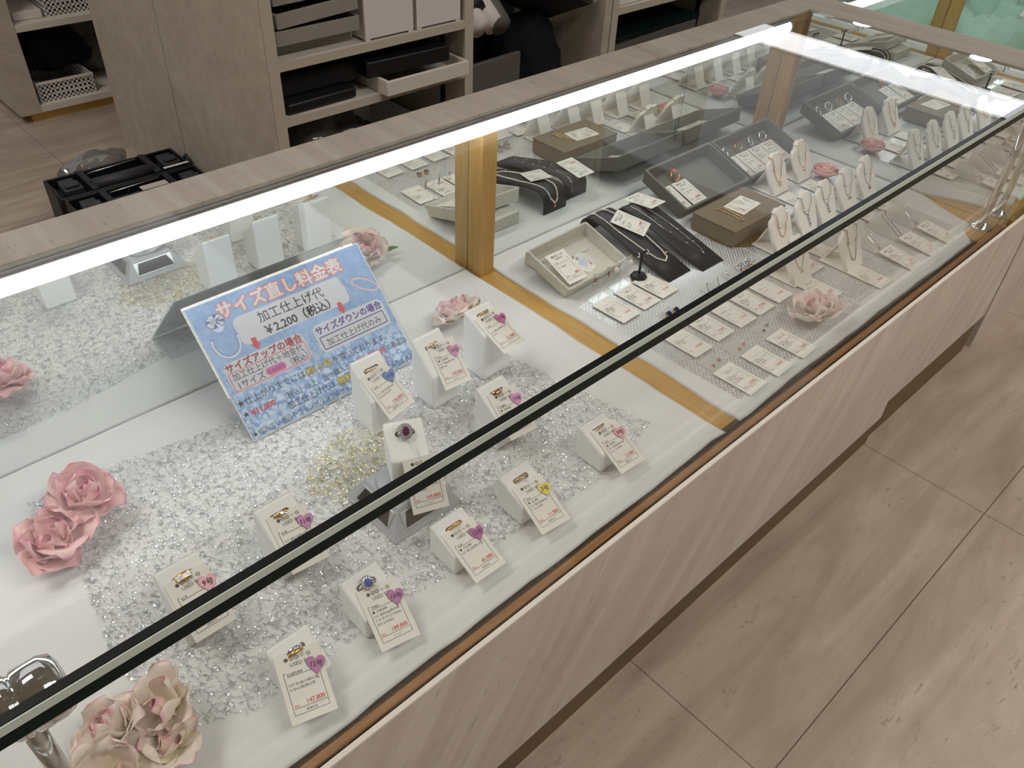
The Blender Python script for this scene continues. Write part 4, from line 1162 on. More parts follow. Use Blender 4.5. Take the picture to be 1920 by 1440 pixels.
# black ramp stands with necklaces
def ramp(x, w, y0, label):
    o = thing('necklace_ramp', label, 'necklace stand', TR((x, 0, ZF)), 'black necklace ramps')
    prof = [(y0, .0006), (y0 + .05, .0135), (y0 + .10, .0262), (y0 + .145, .0365), (y0 + .163, .0395)]
    cy_, cz, rr = y0 + .178, .0165, .0240
    for a in range(105, -1, -15): prof.append((cy_ + rr * math.cos(R(a)) * .95, cz + rr * math.sin(R(a))))
    prof += [(cy_ + rr * .95, .0004)]
    m = MB(); n = len(prof); th = .0020
    nr = []
    for i in range(n):
        a, b_ = prof[max(0, i - 1)], prof[min(n - 1, i + 1)]; d = Vector((b_[0] - a[0], b_[1] - a[1])).normalized(); nr.append((-d.y, d.x))
    low = [(p[0] - q[0] * th, max(.0, p[1] - q[1] * th)) for p, q in zip(prof, nr)]
    vs = [(xx, p[0], p[1]) for xx in (0, w) for p in prof] + [(xx, p[0], p[1]) for xx in (0, w) for p in low]
    fs = []; sm = []
    for i in range(n - 1):
        fs += [(i, n + i, n + i + 1, i + 1), (2 * n + i, 2 * n + i + 1, 3 * n + i + 1, 3 * n + i), (i, i + 1, 2 * n + i + 1, 2 * n + i), (n + i, 3 * n + i, 3 * n + i + 1, n + i + 1)]; sm += [True, True, False, False]
    fs += [(0, 2 * n, 3 * n, n), (n - 1, 2 * n - 1, 4 * n - 1, 3 * n - 1)]; sm += [False, False]
    m.add(vs, fs, 0, sm); m.build('board', 'black_board', o)
    L = [0]
    for i in range(n - 1): L.append(L[-1] + math.hypot(prof[i + 1][0] - prof[i][0], prof[i + 1][1] - prof[i][1]))
    def at(u, s_, off):
        for i in range(n - 1):
            if s_ <= L[i + 1] or i == n - 2:
                q = (s_ - L[i]) / (L[i + 1] - L[i]); p = Vector(prof[i]).lerp(Vector(prof[i + 1]), q); k = Vector(nr[i]).lerp(Vector(nr[i + 1]), q)
                return Vector((x + u * w, p.x + k.x * off, ZF + p.y + k.y * off))
    return at, L[-1]
at1, L1 = ramp(.9795, .058, .621, 'black curled ramp carrying the bead necklace, left of its twin')
at2, L2 = ramp(1.0495, .058, .606, 'black curled ramp carrying the fine station chain, right of its twin')
def loop_path(at, sides, step):
    out = []
    for (u0, s0), (u1, s1) in zip(sides, sides[1:]):
        n = max(2, int(abs(s1 - s0) / step) + int(abs(u1 - u0) * .058 / step))
        for i in range(n): q = i / n; out.append((u0 + (u1 - u0) * q, s0 + (s1 - s0) * q))
    return out
pth = loop_path(at1, [(.44, .218), (.28, .208), (.24, .17), (.22, .13), (.30, .08), (.40, .050), (.56, .038), (.74, .044), (.82, .062), (.86, .10), (.84, .14), (.72, .185), (.56, .212), (.46, .219)], .0031)
bn = thing('necklace', 'silver bead necklace looped down the left black ramp', 'necklace')
b_ = MB()
for i, (u, s_) in enumerate(pth): b_.ball(at1(u, s_, .0016), .00165, 0, 7)
b_.build('beads', 'pearl', bn)
cl = MB(); cl.tube([at1(.44, .218, .0018), at1(.40, .222, .0022), at1(.44, .228, .002), at1(.49, .222, .002)], .0009, 6); cl.tube([at1(.80, .052, .002), at1(.86, .050, .003)], .0022, 8); cl.build('clasp', 'rose_gold', bn)
pth = loop_path(at2, [(.30, .225), (.30, .17), (.36, .11), (.55, .040), (.66, .028), (.74, .042), (.72, .11), (.62, .17), (.56, .225)], .004)
sn = thing('necklace', 'fine silver chain with spaced clear stones on the right black ramp', 'necklace')
c_ = MB(); c_.tube([at2(u, s_, .0007) for u, s_ in pth], .00035, 5); c_.build('chain', 'silver', sn)
g_ = MB()
for i in range(5, len(pth), 9): p = at2(*pth[i], .0012); g_.gem(p, .0017, .0017, .0012, 8)
g_.build('stones', 'crystal', sn)
def tag_on(at, u, s_, ang, label, price, lift=.0016):
    p = at(u, s_, lift); q = at(u, s_ + .01, lift)
    return price_tag(frame(p, (1, 0, 0), q - p) @ TR((0, 0, 0), 0, 0, ang), label, 'AB', 'SV925' if lift > .002 else 'Pt850', None, ('ﾈｯｸﾚｽ/約6g', '約40cm'), price, '本体のみ')
tag_on(at1, .82, .134, R(24), 'price tag lying over the bead necklace on the left black ramp', '6,980', .0040)
tag_on(at2, .88, .180, R(2), 'price tag on the upper part of the right black ramp', '39,800', .0022)

# earring stands
def acrylic_stand(x, y, label):
    o = thing('earring_stand', label, 'earring stand', TR((x, y, ZF + .0012)))
    MB().box((-.019, -.011, 0), (.019, .013, .0022), .0006).build('base', 'acrylic', o)
    MB().box((-.0022, -.0010, .0022), (.0022, .0010, .044), .0003).build('upright', 'acrylic', o)
    MB().box((-.0215, -.0012, .0440), (.0215, .0012, .0490), .0003).build('bar', 'acrylic', o)
    return o
acrylic_stand(.8555, .6640, 'clear acrylic earring stand with the dark red drop earrings')
acrylic_stand(.9080, .6660, 'clear acrylic earring stand with the pearl drop earrings')
def drop(x, y, z, kind, label):
    o = thing('earring', label, 'earring', TR((x, y, z)), 'drop earrings on the acrylic stands')
    MB().tube([(0, .0014, -.002), (0, .001, .0022), (0, -.0012, .0026), (0, -.0024, 0), (0, -.0024, -.004)], .0005, 5).build('hook', 'gold', o)
    d = MB()
    if kind == 'red': d.ball((0, -.0024, -.0060), .0018, 0, 8); d.ball((0, -.0024, -.0098), .0018, 0, 8); d.build('stones', 'gem_garnet', o); MB().ball((0, -.0024, -.0150), .0024, 0, 10, sq=(1, 1, 1.4)).build('drop', 'crystal', o)
    else:
        d.gem((0, -.0026, -.003), .002, .002, .001, 8); d.build('stones', 'crystal', o); MB().ball((0, -.0024, -.0105), .0042, 0, 12, sq=(1, 1, 1.15)).build('drop', 'pearl', o)
zb_ = ZF + .0012 + .049
for x, k_, l in ((.8390, 'red', 'dark red drop earring at the left end of the left acrylic bar'), (.8700, 'red', 'dark red drop earring at the right end of the left acrylic bar')): drop(x, .6640, zb_, k_, l)
for x, k_, l in ((.8915, 'pearl', 'gold and pearl drop earring at the left end of the right acrylic bar'), (.9250, 'pearl', 'gold and pearl drop earring at the right end of the right acrylic bar')): drop(x, .6660, zb_, k_, l)
bt = thing('earring_stand', 'small black T shaped earring stand with two silver hoops', 'earring stand', TR((.951, .663, ZF + .0012), 0, 0, R(-8)))
MB().lathe([(0, 0), (.0135, 0), (.0140, .002), (.0125, .006), (.004, .0085), (0, .009)], 8, smooth=False).build('base', 'black_plastic', bt)
MB().cyl((0, 0, .008), (0, 0, .047), .0021, n=10).build('stem', 'black_plastic', bt)
MB().cyl((-.0125, 0, .047), (.0125, 0, .047), .0019, n=10).build('crossbar', 'black_plastic', bt)
for sx_, l in ((-1, 'left'), (1, 'right')):
    h = MB(); h.tube([(.0036 * math.cos(2 * PI * i / 16), 0, .0036 * math.sin(2 * PI * i / 16)) for i in range(16)], .0010, 6, True)
    tag(h.build('earring', 'silver', None, TR((.951 + sx_ * .0095, .6618 - sx_ * .0012, ZF + .0012 + .0455), 0, 0, R(65))), 'small silver hoop earring on the %s arm of the black stand' % l, 'earring', 'silver hoops on the black stand')

# ------------------------------------------------------------------ flat price tags in rows
FT = [  # x and y of the lower left corner, tilt, label, grade, metal, ref, spec, price
 (.8385, .3725, 2, 'price tag below the first gold stud pair, nearest the wooden divider', 'B', 'K18', '34,980', ('ﾋﾟｱｽ/約1.0g', 'ﾀﾞｲﾔ 0.20/0.20'), '16,980'),
 (.9020, .3700, 2, 'price tag below the gold studs with blossom shape, middle of the front row', 'AB', 'K18', '42,800', ('ﾋﾟｱｽ/約0.9g', 'ﾄﾊﾟｰｽﾞ'), '12,680'),
 (.9660, .3695, 2, 'price tag below the dark stud pair, left of the pink peony', 'AB', 'K18', '46,800', ('ﾋﾟｱｽ/約1.2g', 'ｶﾞｰﾈｯﾄ'), '15,980'),
 (.8490, .4715, 0, 'price tag at the left end of the row just under the glass edge', 'A', 'K18', '58,000', ('ﾋﾟｱｽ/約1g',), '19,980'),
 (.9065, .4735, 0, 'second price tag in the row just under the glass edge', 'A', 'Pt900', '39,800', ('ﾋﾟｱｽ/約1.1g', '片方ｷｬｯﾁ欠'), '17,580'),
 (.9610, .4710, 0, 'third price tag in the row just under the glass edge', 'B', 'K14WG', None, ('ﾋﾟｱｽ/約2g',), '17,980'),
 (1.0120, .4715, 0, 'fourth price tag in the row just under the glass edge', 'B', 'SV925', '29,800', ('ﾋﾟｱｽ/約3g', '真珠'), '18,480'),
 (1.0640, .4710, 0, 'fifth price tag in the row just under the glass edge, above the pink peony', 'AB', 'K18', None, ('ﾋﾟｱｽ/約1.4g',), '17,980'),
 (1.1300, .4210, 0, 'price tag partly under the pink peony, on its right', 'AB', 'K10', None, ('ﾈｯｸﾚｽ/約1g',), '9,800'),
 (1.2310, .3860, 0, 'price tag in front of the bust with the dark bead chain', 'AB', 'K18', '98,000', ('ﾈｯｸﾚｽ/約9g', '約40cm'), '58,800'),
 (1.1800, .4830, 0, 'price tag between the two front busts', 'A', 'Pt850', None, ('ﾈｯｸﾚｽ/約2g',), '35,800'),
 (1.2430, .4880, 0, 'price tag behind the bust with the dark bead chain', 'AB', 'K18', '46,000', ('ﾈｯｸﾚｽ/約2g', '約38cm'), '21,800'),
 (1.3590, .4900, 0, 'leftmost price tag of the row below the glass edge at the far end', 'A', 'K10', '32,000', ('ﾈｯｸﾚｽ/約1g',), '13,800'),
 (1.4290, .4905, 0, 'middle price tag of the row below the glass edge at the far end', 'AB', 'Pt900', '45,000', ('ﾈｯｸﾚｽ/約2g',), '28,800'),
 (1.4910, .4890, 0, 'rightmost price tag of the row, nearest the chrome post', 'AB', 'K18', '38,000', ('ﾈｯｸﾚｽ/約2g',), '19,800'),
 (1.3740, .6120, 0, 'price tag in front of the back bust with the gold chain', 'SA', 'K18', '98,000', ('ﾈｯｸﾚｽ/約6g',), '78,800'),
 (1.4560, .6120, 0, 'price tag in front of the back bust with the small gold pendant', 'A', 'K18', '65,000', ('ﾈｯｸﾚｽ/約3g',), '42,800'),
 (.8320, .5940, 3, 'price tag in front of the left clear earring stand', 'AB', 'K18', '29,800', ('ﾋﾟｱｽ/約2g', 'ｶﾞｰﾈｯﾄ'), '9,980'),
 (.8850, .5965, 2, 'price tag in front of the right clear earring stand', 'A', 'K18', '48,000', ('ﾋﾟｱｽ/約3g', 'ﾊﾟｰﾙ'), '12,980'),
 (.9305, .5975, 2, 'price tag in front of the black T earring stand', 'AB', 'Pt900', '52,000', ('ﾋﾟｱｽ/約3g', '0.1ct'), '18,280'),
]
for i, (x, y, tl, lab, gr, mt, rf, spc, pr) in enumerate(FT):
    price_tag(TR((x + TW / 2, y + TH / 2, .2874 + .0003 * (i % 3)), 0, 0, R(tl - .6)), lab, gr, mt, rf, spc, pr, '本体のみ', None, 'flat price tags of the far half', bend=.0025 if i % 2 else .0015)

# studs and earrings on milky cards
def card(x, y, w, d, label, rz=0):
    o = MB().box((-w / 2, -d / 2, 0), (w / 2, d / 2, .0006), .0002).build('earring_card', 'milky_film', None, TR((x, y, .2868), 0, 0, R(rz)))
    return tag(o, label, 'card', 'milky earring cards')
def stud(x, y, r, m, label, z=.2876, n=9, setm='gold'):
    o = thing('earring', label, 'earring', TR((x, y, z), R(18), R(6), 0), 'stud earrings on milky cards')
    MB().lathe([(0, 0), (r * .8, 0), (r * 1.05, r * .7), (r * 1.02, r * .8), (0, r * .5)], 10).build('setting', setm, o)
    MB().gem((0, 0, r * .8), r, r, r * .6, n).build('stone', m, o)
card(.8600, .4500, .034, .026, 'milky card with the first gold stud pair at the left'); card(.9180, .4480, .040, .028, 'milky card with the blossom shaped gold studs'); card(.9860, .4470, .034, .028, 'milky card with the dark stud pair by the peony')
for x, y, m, l in ((.8515, .4440, 'gem_garnet', 'left gold stud above the nearest price tag'), (.8690, .4470, 'gem_garnet', 'right gold stud above the nearest price tag'), (.9140, .4420, 'gem_pink', 'left blossom stud on the middle milky card'), (.9290, .4460, 'gem_pink', 'right blossom stud on the middle milky card'), (.9800, .4450, 'gem_black', 'left dark stud by the pink peony'), (.9960, .4500, 'gem_black', 'right dark stud by the pink peony')): stud(x, y, .0024, m, l)
card(.9080, .5660, .036, .024, 'milky card with the two navy blue studs', 4)
stud(.9015, .5640, .0052, 'gem_navy', 'left navy blue round stud'); stud(.9190, .5635, .0052, 'gem_navy', 'right navy blue round stud')
card(1.0170, .5640, .036, .024, 'milky card with the open silver hoops'); card(1.0780, .5720, .034, .024, 'milky card with the small twisted silver earrings')
for x, l in ((1.0050, 'left'), (1.0330, 'right')):
    h = MB(); h.tube([(.0100 * math.cos(R(a)), .0100 * math.sin(R(a)), 0) for a in range(40, 330, 14)], .0007, 6)
    tag(h.build('earring', 'dark_silver', None, TR((x, .5640, .2915), R(60), R(20), R(30))), '%s open silver hoop earring on the milky card' % l, 'earring', 'open silver hoops')
for x, y, l in ((1.0690, .5740, 'left'), (1.0960, .5690, 'right')):
    h = MB(); h.tube([(.0055 * math.cos(R(a)), .0045 * math.sin(R(a)), .001 * math.sin(R(3 * a))) for a in range(0, 300, 15)], .0008, 6); h.gem((.0055, 0, .0005), .0016, .0016, .001, 7)
    tag(h.build('earring', 'silver', None, TR((x, y, .2905), R(40), 0, R(50))), '%s small twisted silver earring' % l, 'earring', 'twisted silver earrings')
for x, y, l in ((1.1050, .5690, 'left'), (1.1250, .5680, 'right')):
    o = thing('earring', '%s large clear crystal earring in front of the gold mat' % l, 'earring', TR((x, y, .2868)), 'large crystal earrings')
    g = MB()
    for i in range(7):
        a = i * 1.1; g.gem((.0050 * math.cos(a) * (i > 0), .0050 * math.sin(a) * (i > 0), .004 + .002 * (i % 3)), .0034, .0034, .0030, 7)
    g.build('crystals', 'crystal', o); MB().tube([(.0075 * math.cos(R(a)), .0075 * math.sin(R(a)), .003) for a in range(0, 360, 24)], .0008, 6, True).build('setting', 'rose_gold', o)

# ------------------------------------------------------------------ white necklace busts
OUT = [(-.0240, 0), (-.0275, .026), (-.0285, .044), (-.0275, .0525), (-.0240, .0570), (-.0165, .0590), (-.0142, .0640), (-.0110, .0695), (-.0045, .0722), (.0015, .0712), (.0055, .0675), (.0088, .0700), (.0135, .0705), (.0165, .0665), (.0180, .0600), (.0245, .0575), (.0280, .0520), (.0288, .044), (.0275, .026), (.0240, 0)]
LEAN = R(27)
def bust(x, y, label, rz=0.0, s_=1.06):
    M = TR((x, y, ZF + .0012), 0, 0, rz) @ Matrix.Scale(s_, 4)
    o = thing('necklace_bust', label, 'necklace bust', M, 'white necklace busts')
    def P_(u, h, off=0.0, side=0.0): return Vector((u, h * math.sin(LEAN) - off * math.cos(LEAN), .0032 + h * math.cos(LEAN) + off * math.sin(LEAN)))
    m = MB(); n = len(OUT); th = .0060
    cen = [(u * .92, h * .975 + .0005) for u, h in OUT]
    rows = [[P_(u, h, -th) for u, h in OUT], [P_(u, h, -.0010) for u, h in OUT], [P_(u, h, .0004) for u, h in cen]]
    vs = rows[0] + rows[1] + rows[2]
    fs = [(k * n + i, k * n + (i + 1) % n, (k + 1) * n + (i + 1) % n, (k + 1) * n + i) for k in range(2) for i in range(n)] + [tuple(range(2 * n, 3 * n)), tuple(range(n - 1, -1, -1))]
    m.add(vs, fs, 0, [True] * (2 * n) + [False, False]); m.build('panel', 'bust_leatherette', o)
    pd = MB(); N = 24; rows = []
    for q, off in ((1, .0004), (1, .0020), (.88, .0028), (.5, .0032)):
        rows += [P_(-.0030 + .0132 * q * math.cos(2 * PI * i / N), .0550 + .0165 * q * math.sin(2 * PI * i / N), off) for i in range(N)]
    pd.add(rows, [(k * N + i, k * N + (i + 1) % N, (k + 1) * N + (i + 1) % N, (k + 1) * N + i) for k in range(3) for i in range(N)] + [tuple(range(3 * N, 4 * N))], 0, True)
    pd.build('neck_pad', 'bust_leatherette', o)
    f = MB(); f.box((-.0245, -.0015, 0), (.0245, .050, .0030), .0012); f.build('foot', 'bust_leatherette', o)
    st = MB(); a, b_ = P_(0, .050, -th), Vector((0, .046, .003)); w = .015
    st.add([a + Vector((-w, 0, 0)), a + Vector((w, 0, 0)), b_ + Vector((w, 0, 0)), b_ + Vector((-w, 0, 0)), a + Vector((-w, .002, 0)), a + Vector((w, .002, 0)), b_ + Vector((w, .002, 0)), b_ + Vector((-w, .002, 0))], [(0, 1, 2, 3), (7, 6, 5, 4), (0, 4, 5, 1), (1, 5, 6, 2), (2, 6, 7, 3), (3, 7, 4, 0)], 0)
    st.build('strut', 'bust_leatherette', o)
    return M, P_
def necklace(MP, label, depth, cm, r=.00042, pend=None, half=.0150, beads=None, low=0.0):
    M, P_ = MP
    o = thing('necklace', label, 'necklace', M, 'necklaces on the white busts')
    pts = []
    N = 34
    for i in range(N + 1):
        t_ = -1 + 2 * i / N
        h = .064 - (.064 - depth) * (1 - abs(t_) ** 1.7) ** .82
        u = half * (abs(t_) ** .72) * (1 if t_ > 0 else -1) - .0022 * (1 - abs(t_) ** 2)
        pts.append(P_(u, h, .0036 if .045 < h else .0014))
    pts = [P_(-half + .0005, .0655, -.005)] + pts + [P_(half + .0002, .0655, -.005)]
    c = MB()
    if beads:
        for i in range(len(pts) - 1):
            d = pts[i + 1] - pts[i]; n = max(1, int(d.length / (beads * 1.75)))
            for q in range(n): c.ball(pts[i] + d * (q / n), beads, 0, 6)
    else: c.tube(pts, r, 5)
    c.build('chain', cm, o)
    c0 = P_(-.0022, depth, .0016)
    if pend:
        kind, pm = pend
        p = MB(); B_ = frame(c0, (1, 0, 0), P_(0, .03) - P_(0, .0))
        if kind == 'stone': p.gem((0, -.0035, .0012), .0026, .0030, .0018, 8, M=B_)
        elif kind == 'drop':
            p.gem((0, -.0028, .001), .0018, .0018, .0012, 7, M=B_); p.gem((0, -.0072, .001), .0026, .0030, .0015, 8, M=B_)
        elif kind == 'ring': p.tube([(.0030 * math.cos(2 * PI * i / 14), -.0040 + .0034 * math.sin(2 * PI * i / 14), .001) for i in range(14)], .0009, 5, True, M=B_)
        elif kind == 'three':
            for i in range(3): p.gem((.0012 * i, -.0030 - .0058 * i, .001), .0022, .0024, .0014, 7, M=B_)
        elif kind == 'tail':
            for i in range(9): p.ball((.0010 * math.sin(i * 2.1) + .0004 * i, -.0025 * i, .001), .0013, 0, 6, M=B_)
        elif kind == 'heart': p.tube([(x * 1.0, y - .004, .001) for x, y in heart_poly(.0040, 16)], .0007, 5, True, M=B_)
        p.build('pendant', pm, o)
b1 = bust(1.4000, .681, 'white bust with the open heart gold chain, at the tray corner')
necklace(b1, 'gold figaro chain with open heart pendant on the bust at the tray corner', .018, 'gold', .00065, ('heart', 'gold'))
b2 = bust(1.4910, .683, 'white bust with small gold bar pendant, left of the pink ranunculus')
necklace(b2, 'fine gold chain with small gold pendant, left of the pink ranunculus', .020, 'pale_gold', .00045, ('stone', 'gold'))
b3 = bust(1.2120, .552, 'white bust with a plain thin chain, first in the long row')
necklace(b3, 'plain thin rose gold chain on the first bust of the long row', .024, 'rose_gold', .0005)
b4 = bust(1.2980, .556, 'white bust with the long silver tail chain, second in the long row')
necklace(b4, 'silver chain with a long beaded tail on the second bust of the row', .034, 'dark_silver', .0005, ('tail', 'dark_silver'))
b5 = bust(1.3680, .558, 'white bust with the three stone pendant, third in the long row')
necklace(b5, 'silver chain with three stones hanging in line', .032, 'dark_silver', .00042, ('three', 'dark_silver'))
b6 = bust(1.4480, .560, 'white bust with the square clover pendant, fourth in the long row')
necklace(b6, 'silver chain with a small square clover pendant', .022, 'dark_silver', .00042, ('stone', 'dark_silver'))
b7 = bust(1.5270, .562, 'white bust with the drop pendant, last in the long row by the end mirror')
necklace(b7, 'silver chain with a slim drop pendant on the last bust of the row', .021, 'dark_silver', .00042, ('drop', 'dark_silver'))
b8 = bust(1.2580, .447, 'white bust with the dark bead chain, below the glass edge')
necklace(b8, 'dark silver bead chain on the bust below the glass edge', .012, 'dark_silver', .0009, None, .0150, .0011)
b9 = bust(1.1500, .481, 'white bust behind the pink peony, crossed by the glass edge')
necklace(b9, 'fine silver chain with one clear stone, behind the pink peony', .020, 'dark_silver', .00042, ('stone', 'crystal'))

# ------------------------------------------------------------------ frosted bracelet ramps by the front
for i, (x, lr, lb, lt, pr) in enumerate(((1.3460, 'frosted bracelet ramp with the silver bangle and pink stone', 'silver bangle with a pink stone on the leftmost frosted ramp', 'tilted price tag before the leftmost frosted ramp', '8,980'),
                            (1.4190, 'frosted bracelet ramp with the black dotted bracelet', 'black dotted tennis bracelet in two strands', 'tilted price tag before the frosted ramp with the dotted bracelet', '11,980'),
                            (1.4860, 'frosted bracelet ramp nearest the chrome post', 'fine silver bracelet on the ramp nearest the chrome post', 'tilted price tag before the frosted ramp nearest the chrome post', '15,800'))):
    o = thing('bracelet_ramp', lr, 'bracelet stand', TR((x, .446, ZF + .0012)), 'frosted bracelet ramps')
    w, d, h = .011, .052, .0300
    m = MB(); prof = [(0, 0), (d + .006, 0), (d + .002, h * .93), (d - .002, h), (d - .006, h * .98), (0, .002)]
    vs = [(-w - .004 * (q[1] < .01), q[0], q[1]) for q in prof] + [(w + .004 * (q[1] < .01), q[0], q[1]) for q in prof]; n = len(prof)
    m.add(vs, [tuple(range(n)), tuple(range(2 * n - 1, n - 1, -1))] + [(i_, n + i_, n + (i_ + 1) % n, (i_ + 1) % n) for i_ in range(n)], 0); m.build('wedge', 'frosted_plastic', o)
    def sl(u, v): return (x + u, .446 + v * (d - .006), ZF + .0012 + .002 + v * (h * .98 - .002) + .0012)
    bb = thing('bracelet', lb, 'bracelet', None, 'bracelets on the frosted ramps')
    c = MB()
    if i == 1:
        for u in (-.006, .006):
            for q in range(14): c.ball(sl(u, .04 + q * .068), .0011, 0, 6)
        c.build('beads', 'gem_black', bb)
        c = MB()
        for u in (-.006, .006): c.tube([sl(u, .0), sl(u, .97)], .0005, 5)
        c.build('chain', 'silver', bb)
    else:
        for u in (-.005, .004): c.tube([sl(u, .98), sl(u * 1.1, .6), sl(u, .3), sl(u * .4, .02)], .0007, 5)
        c.build('chain', 'silver', bb)
        g = MB(); g.gem(sl(0, .05), .0030, .0030, .0022, 8); g.build('stone', 'gem_pink' if i == 0 else 'dark_silver', bb)
    price_tag(TR((x - .0055 + TW / 2 - .0145, .3795 + .0310, .2912), R(5.5), 0, R(-.6)), lt, 'A', 'SV925' if i != 1 else 'K18WG', '19,800', ('ﾌﾞﾚｽﾚｯﾄ/約8g', '約18cm'), pr, '本体のみ')

# ------------------------------------------------------------------ flowers of the far half
rs = thing('silk_ranunculus', 'pink silk ranunculus rose with tight swirled petals, between the busts and end mirror', 'flower', TR((1.5340, .6660, ZF + .006)), 'silk flowers in the case')
r_ = random.Random(5)
for ring_i, (rr, hh, n, ph) in enumerate(((.0250, .0150, 5, 0), (.0215, .0185, 5, .6), (.0180, .0200, 4, .2), (.0145, .0205, 4, .9), (.0110, .0200, 3, .3), (.0075, .0190, 3, 1.3), (.0040, .0180, 2, 0))):
    for i in range(n):
        a0 = ph + 2 * PI * i / n; span = 2 * PI / n * 1.22
        vs = []; fs = []; NU, NV = 12, 7
        for j in range(NV + 1):
            v = j / NV
            for k_ in range(NU + 1):
                u = k_ / NU; a = a0 + span * u; ed = 1 - abs(2 * u - 1) ** 4 * .22
                q = rr * (.42 + .58 * math.sin(min(1, v * 1.15) * 1.57)) * (1 + .04 * math.sin(a * 3 + ring_i * 2) * v) - .0016 * u + .0012 * max(0, v - .8) * 5 * .5
                vs.append((q * math.cos(a), q * math.sin(a), hh * v * ed * (1 + .06 * math.sin(a * 5 + ring_i)) - .002))
        for j in range(NV):
            for k_ in range(NU): p = j * (NU + 1) + k_; fs.append((p, p + 1, p + NU + 2, p + NU + 1))
        x = MB().add(vs, fs, 0, True).build('petal', 'petal_rose', rs); solidify(x, .0004)
WIDE = [(5, 34, .85, .5, .1), (5, 14, 1.05, .35, .2)]
CORE = [(3, 72, .5, 1.0, 0), (4, 55, .68, .8, .05), (4, 38, .85, .6, .1)]
o = thing('silk_peony', 'loose pink and white silk peony among the flat price tags', 'flower', TR((1.068, .408, ZF + .008)), 'silk flowers in the case')
bloom(o, TR((0, 0, 0), R(-14), R(4), .4), .046, WIDE, ['petal_white', 'petal_white'], 51)
bloom(o, TR((0, 0, .006), R(-24), R(6), .2), .034, CORE, ['petal_pale', 'petal_pale', 'petal_pale'], 57)

# ------------------------------------------------------------------ far case with mint green fabric
c2 = thing('display_case', 'far display case behind the cross ledge, lined with mint green fabric', 'display case')
X2 = 1.668
MB().box((X2, .327, .255), (4.2, .875, ZB)).build('base_board', 'wood_board', c2)
MB().box((X2, .309, 0), (4.2, .3245, .325), .001).build('stone_panel', 'stone_front', c2)
MB().box((X2, YM, ZB + .001), (4.2, YM + .003, .553)).build('back_mirror', 'mirror', c2)
MB().box((X2, .868, 0), (4.2, .880, .53)).build('rear_panel', 'cabinet_laminate', c2)
MB().box((X2 + .001, .3360, .5575), (4.2, .8060, GT)).build('top_pane', 'pane_glass', c2)
MB().box((X2 + .001, .3360, .2845), (4.2, .3440, .5570)).build('front_pane', 'pane_glass', c2)
MB().box((2.4370, .8335, ZB), (2.4520, YM - .0005, .5535), .001).build('divider_post', 'wood_post', c2)
# crumpled mint tulle
m = MB(); NX, NY = 190, 70; vs = []; fs = []
for j in range(NY + 1):
    for i in range(NX + 1):
        x = 1.70 + 2.3 * i / NX; y = .352 + .5125 * j / NY
        p = Vector((x * 7, y * 7, 1.3))
        q_ = p + Vector((noise.noise(p * .8 + Vector((9, 0, 0))), noise.noise(p * .8 + Vector((0, 9, 0))), 0)) * 1.2; h = (noise.noise(p * .6) + .8) * .040 + (1 - abs(noise.noise(q_ * 1.3))) ** 3 * .050 + (1 - abs(noise.noise(q_ * 3.1 + Vector((4, 1, 0))))) ** 3 * .020; h = max(.002, h)
        h *= .35 + .9 * min(1, max(0, (x - 1.8) / .7))
        vs.append((x, y, ZB + .004 + h))
for j in range(NY):
    for i in range(NX): a = j * (NX + 1) + i; fs.append((a, a + 1, a + NX + 2, a + NX + 1))
m.add(vs, fs, 0, True)
o = m.build('tulle_fabric', 'mint_tulle')
tag(o, 'mint green tulle crumpled over the floor of the far case', 'fabric')
def pearls(pts, r, label, m_='pearl'):
    b_ = MB()
    for p in pts: b_.ball(p, r, 0, 8)
    return tag(b_.build('necklace', m_), label, 'necklace')
pearls([(2.62 + .09 * math.cos(R(a)) * .9, .70 + .07 * math.sin(R(a)), .345 + .012 * math.sin(R(a * 3))) for a in range(20, 330, 7)], .0034, 'white pearl necklace looped over the mint tulle')
pearls([(2.70 + .0042 * i, .60 + .03 * math.sin(i * .35), .350 + .006 * math.cos(i * .5)) for i in range(34)], .0032, 'string of pearls trailing across the mint tulle')
bm_ = bust(2.745, .700, 'white necklace bust among the mint tulle, cut by the right edge', R(-20), 1.9); bm_
bust(2.270, .740, 'small white bust before the mirror of the mint green case', R(-40), 1.0)
o = thing('silk_peony', 'pale silk flower on the mint tulle at the right edge', 'flower', TR((2.46, .62, .335)), 'silk flowers in the case')
bloom(o, TR((0, 0, 0), R(-25), R(10), .4), .045, OPEN, ['petal_pale', 'petal_white'], 71)

